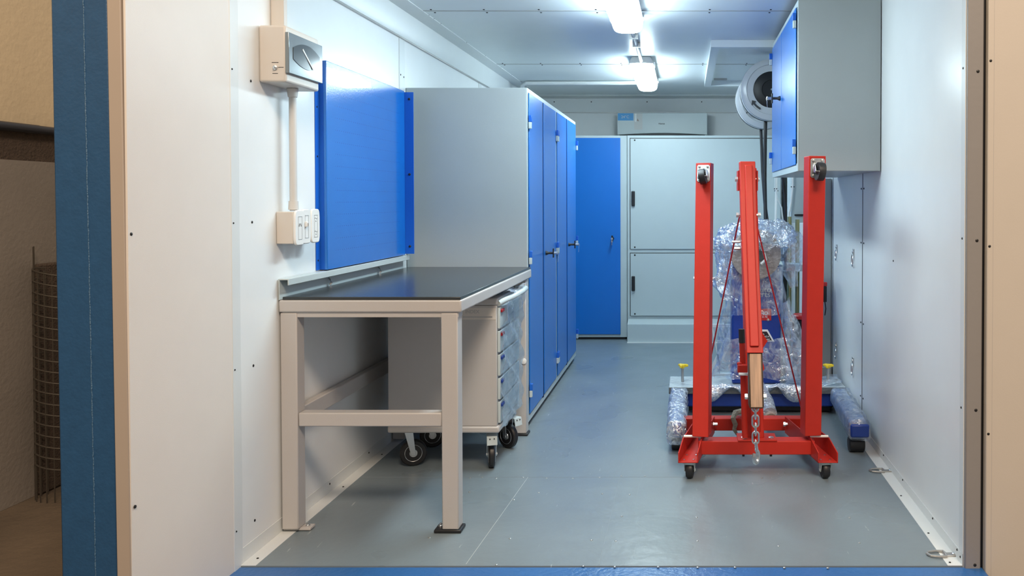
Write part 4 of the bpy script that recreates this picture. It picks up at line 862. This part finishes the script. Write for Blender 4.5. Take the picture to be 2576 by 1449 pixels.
for (py, dx, yy) in ((451, 27, 3.52), (541, 27, 3.50)):
    c = pnt(1880 if py < 500 else 1883, py, yy); MB().cyl(c - Vector((.049, 0, 0)), c + Vector((.052, 0, 0)), .006, 10).lathe(c - Vector((.053, 0, 0)), (1, 0, 0), [(.012, 0), (.012, .012)], 6).lathe(c + Vector((.039, 0, 0)), (1, 0, 0), [(.012, 0), (.012, .012)], 6).obj('pivot_bolt', 'chrome', cr)
for (px0, px1, py, yy, r_) in ((1842, 1862, 608, 3.45, .0055), (1847, 1864, 625, 3.44, .007), (1875, 1925, 996, 3.10, .007), (1858, 1885, 941, 3.20, .006)):
    MB().cyl(pnt(px0, py, yy), pnt(px1, py, yy), r_, 10).obj('pin', 'chrome', cr)
for px in (1877, 1924): c = pnt(px, 997, 3.08); MB().lathe(c - Vector((.005, 0, 0)), (1, 0, 0), [(.0115, 0), (.0115, .010)], 6).obj('pin_nut', 'chrome', cr)
# braces
for a, c in (((1860, 545, 3.60), (1757, 1052, 3.80)), ((1905, 572, 3.60), (2022, 1052, 3.80))):
    MB().beam(pnt(*a), pnt(*c), .006, .016, up=(0, 1, 0)).obj('brace_rod', 'reddk', cr)
# jack and handle
j0, j1 = pnt(1886, 1075, 3.56), pnt(1876, 900, 3.58)
MB().cyl(pnt(1902, 1085, 3.41), pnt(1900, 930, 3.37), .020, 18).obj('jack_cylinder', 'red', cr)
MB().cyl(pnt(1900, 930, 3.37), pnt(1896, 820, 3.30), .010, 14).obj('jack_rod', 'chrome', cr)
c = pnt(1863, 925, 3.42); MB().box(c.x - .014, c.x + .050, 3.39, 3.42, c.z - .018, c.z + .018).lathe((c.x - .006, 3.405, c.z + .014), (0, 0, 1), [(.011, 0), (.011, .012)], 8).obj('pump_block', 'red', cr, bevel=.004)
c = pnt(1917, 858, 3.22); MB().prism([(c.x - .01, 3.22, c.z + .05), (c.x + .022, 3.22, c.z), (c.x - .01, 3.22, c.z - .05)], (0, .02, 0)).obj('boom_bracket', 'red', bo)
c = pnt(1916, 920, 3.36); MB().prism([(c.x - .02, 3.36, c.z + .05), (c.x - .004, 3.36, c.z + .05), (c.x + .012, 3.36, c.z - .012), (c.x + .002, 3.36, c.z - .03), (c.x - .02, 3.36, c.z - .02)], (0, .012, 0)).obj('jack_bracket', 'red', cr)
hnd = MB().cyl(pnt(1874, 1100, 3.44), pnt(1867, 862, 3.42), .0125, 14).obj('jack_handle', 'red', cr)
MB().cyl(pnt(1867, 862, 3.42), pnt(1866, 828, 3.42), .0140, 14).obj('handle_grip', 'black', hnd)
# chain and hook
def link(c, w_, h_, plane, r_):
    u = Vector((1, 0, 0)) if plane == 'x' else Vector((0, 1, 0)); pts = []
    for i in range(24):
        a = 2 * math.pi * i / 24; cx, sz = math.cos(a), math.sin(a); zz = (h_ / 2 - w_ / 2) * (1 if sz > 0 else -1) + sz * w_ / 2
        pts.append(c + u * cx * w_ / 2 + Vector((0, 0, zz)))
    return MB().tube(pts, r_, 8, closed=True).obj('chain_link', 'chain', cr)
s3 = FPX / 3.04; ys = 3.04
for (py, pl3) in ((1020, 'x'), (1039, 'y'), (1059, 'x'), (1080, 'y'), (1101, 'x')):
    link(pnt(1900 + (py - 1020) * .012, py, ys), .024, .045, pl3, .0036)
hk = []
hc = pnt(1902, 1140, ys)
hpts = [(-.002, .042), (0, .030), (.002, .018)] + [(.017 * math.cos(R(a)) * .62, .017 * math.sin(R(a)) * 1.35 - .012) for a in range(85, -235, -20)]
hp3 = [hc + Vector((x * .8, x * .9, z)) for x, z in hpts]
MB().tube(hp3, [.006, .006, .007] + [.0065 + .003 * math.sin(i / 15 * math.pi) for i in range(len(hpts) - 3)], 10).obj('hook', 'chain', cr)
link(pnt(1901, 1118, ys), .016, .032, 'y', .0034)
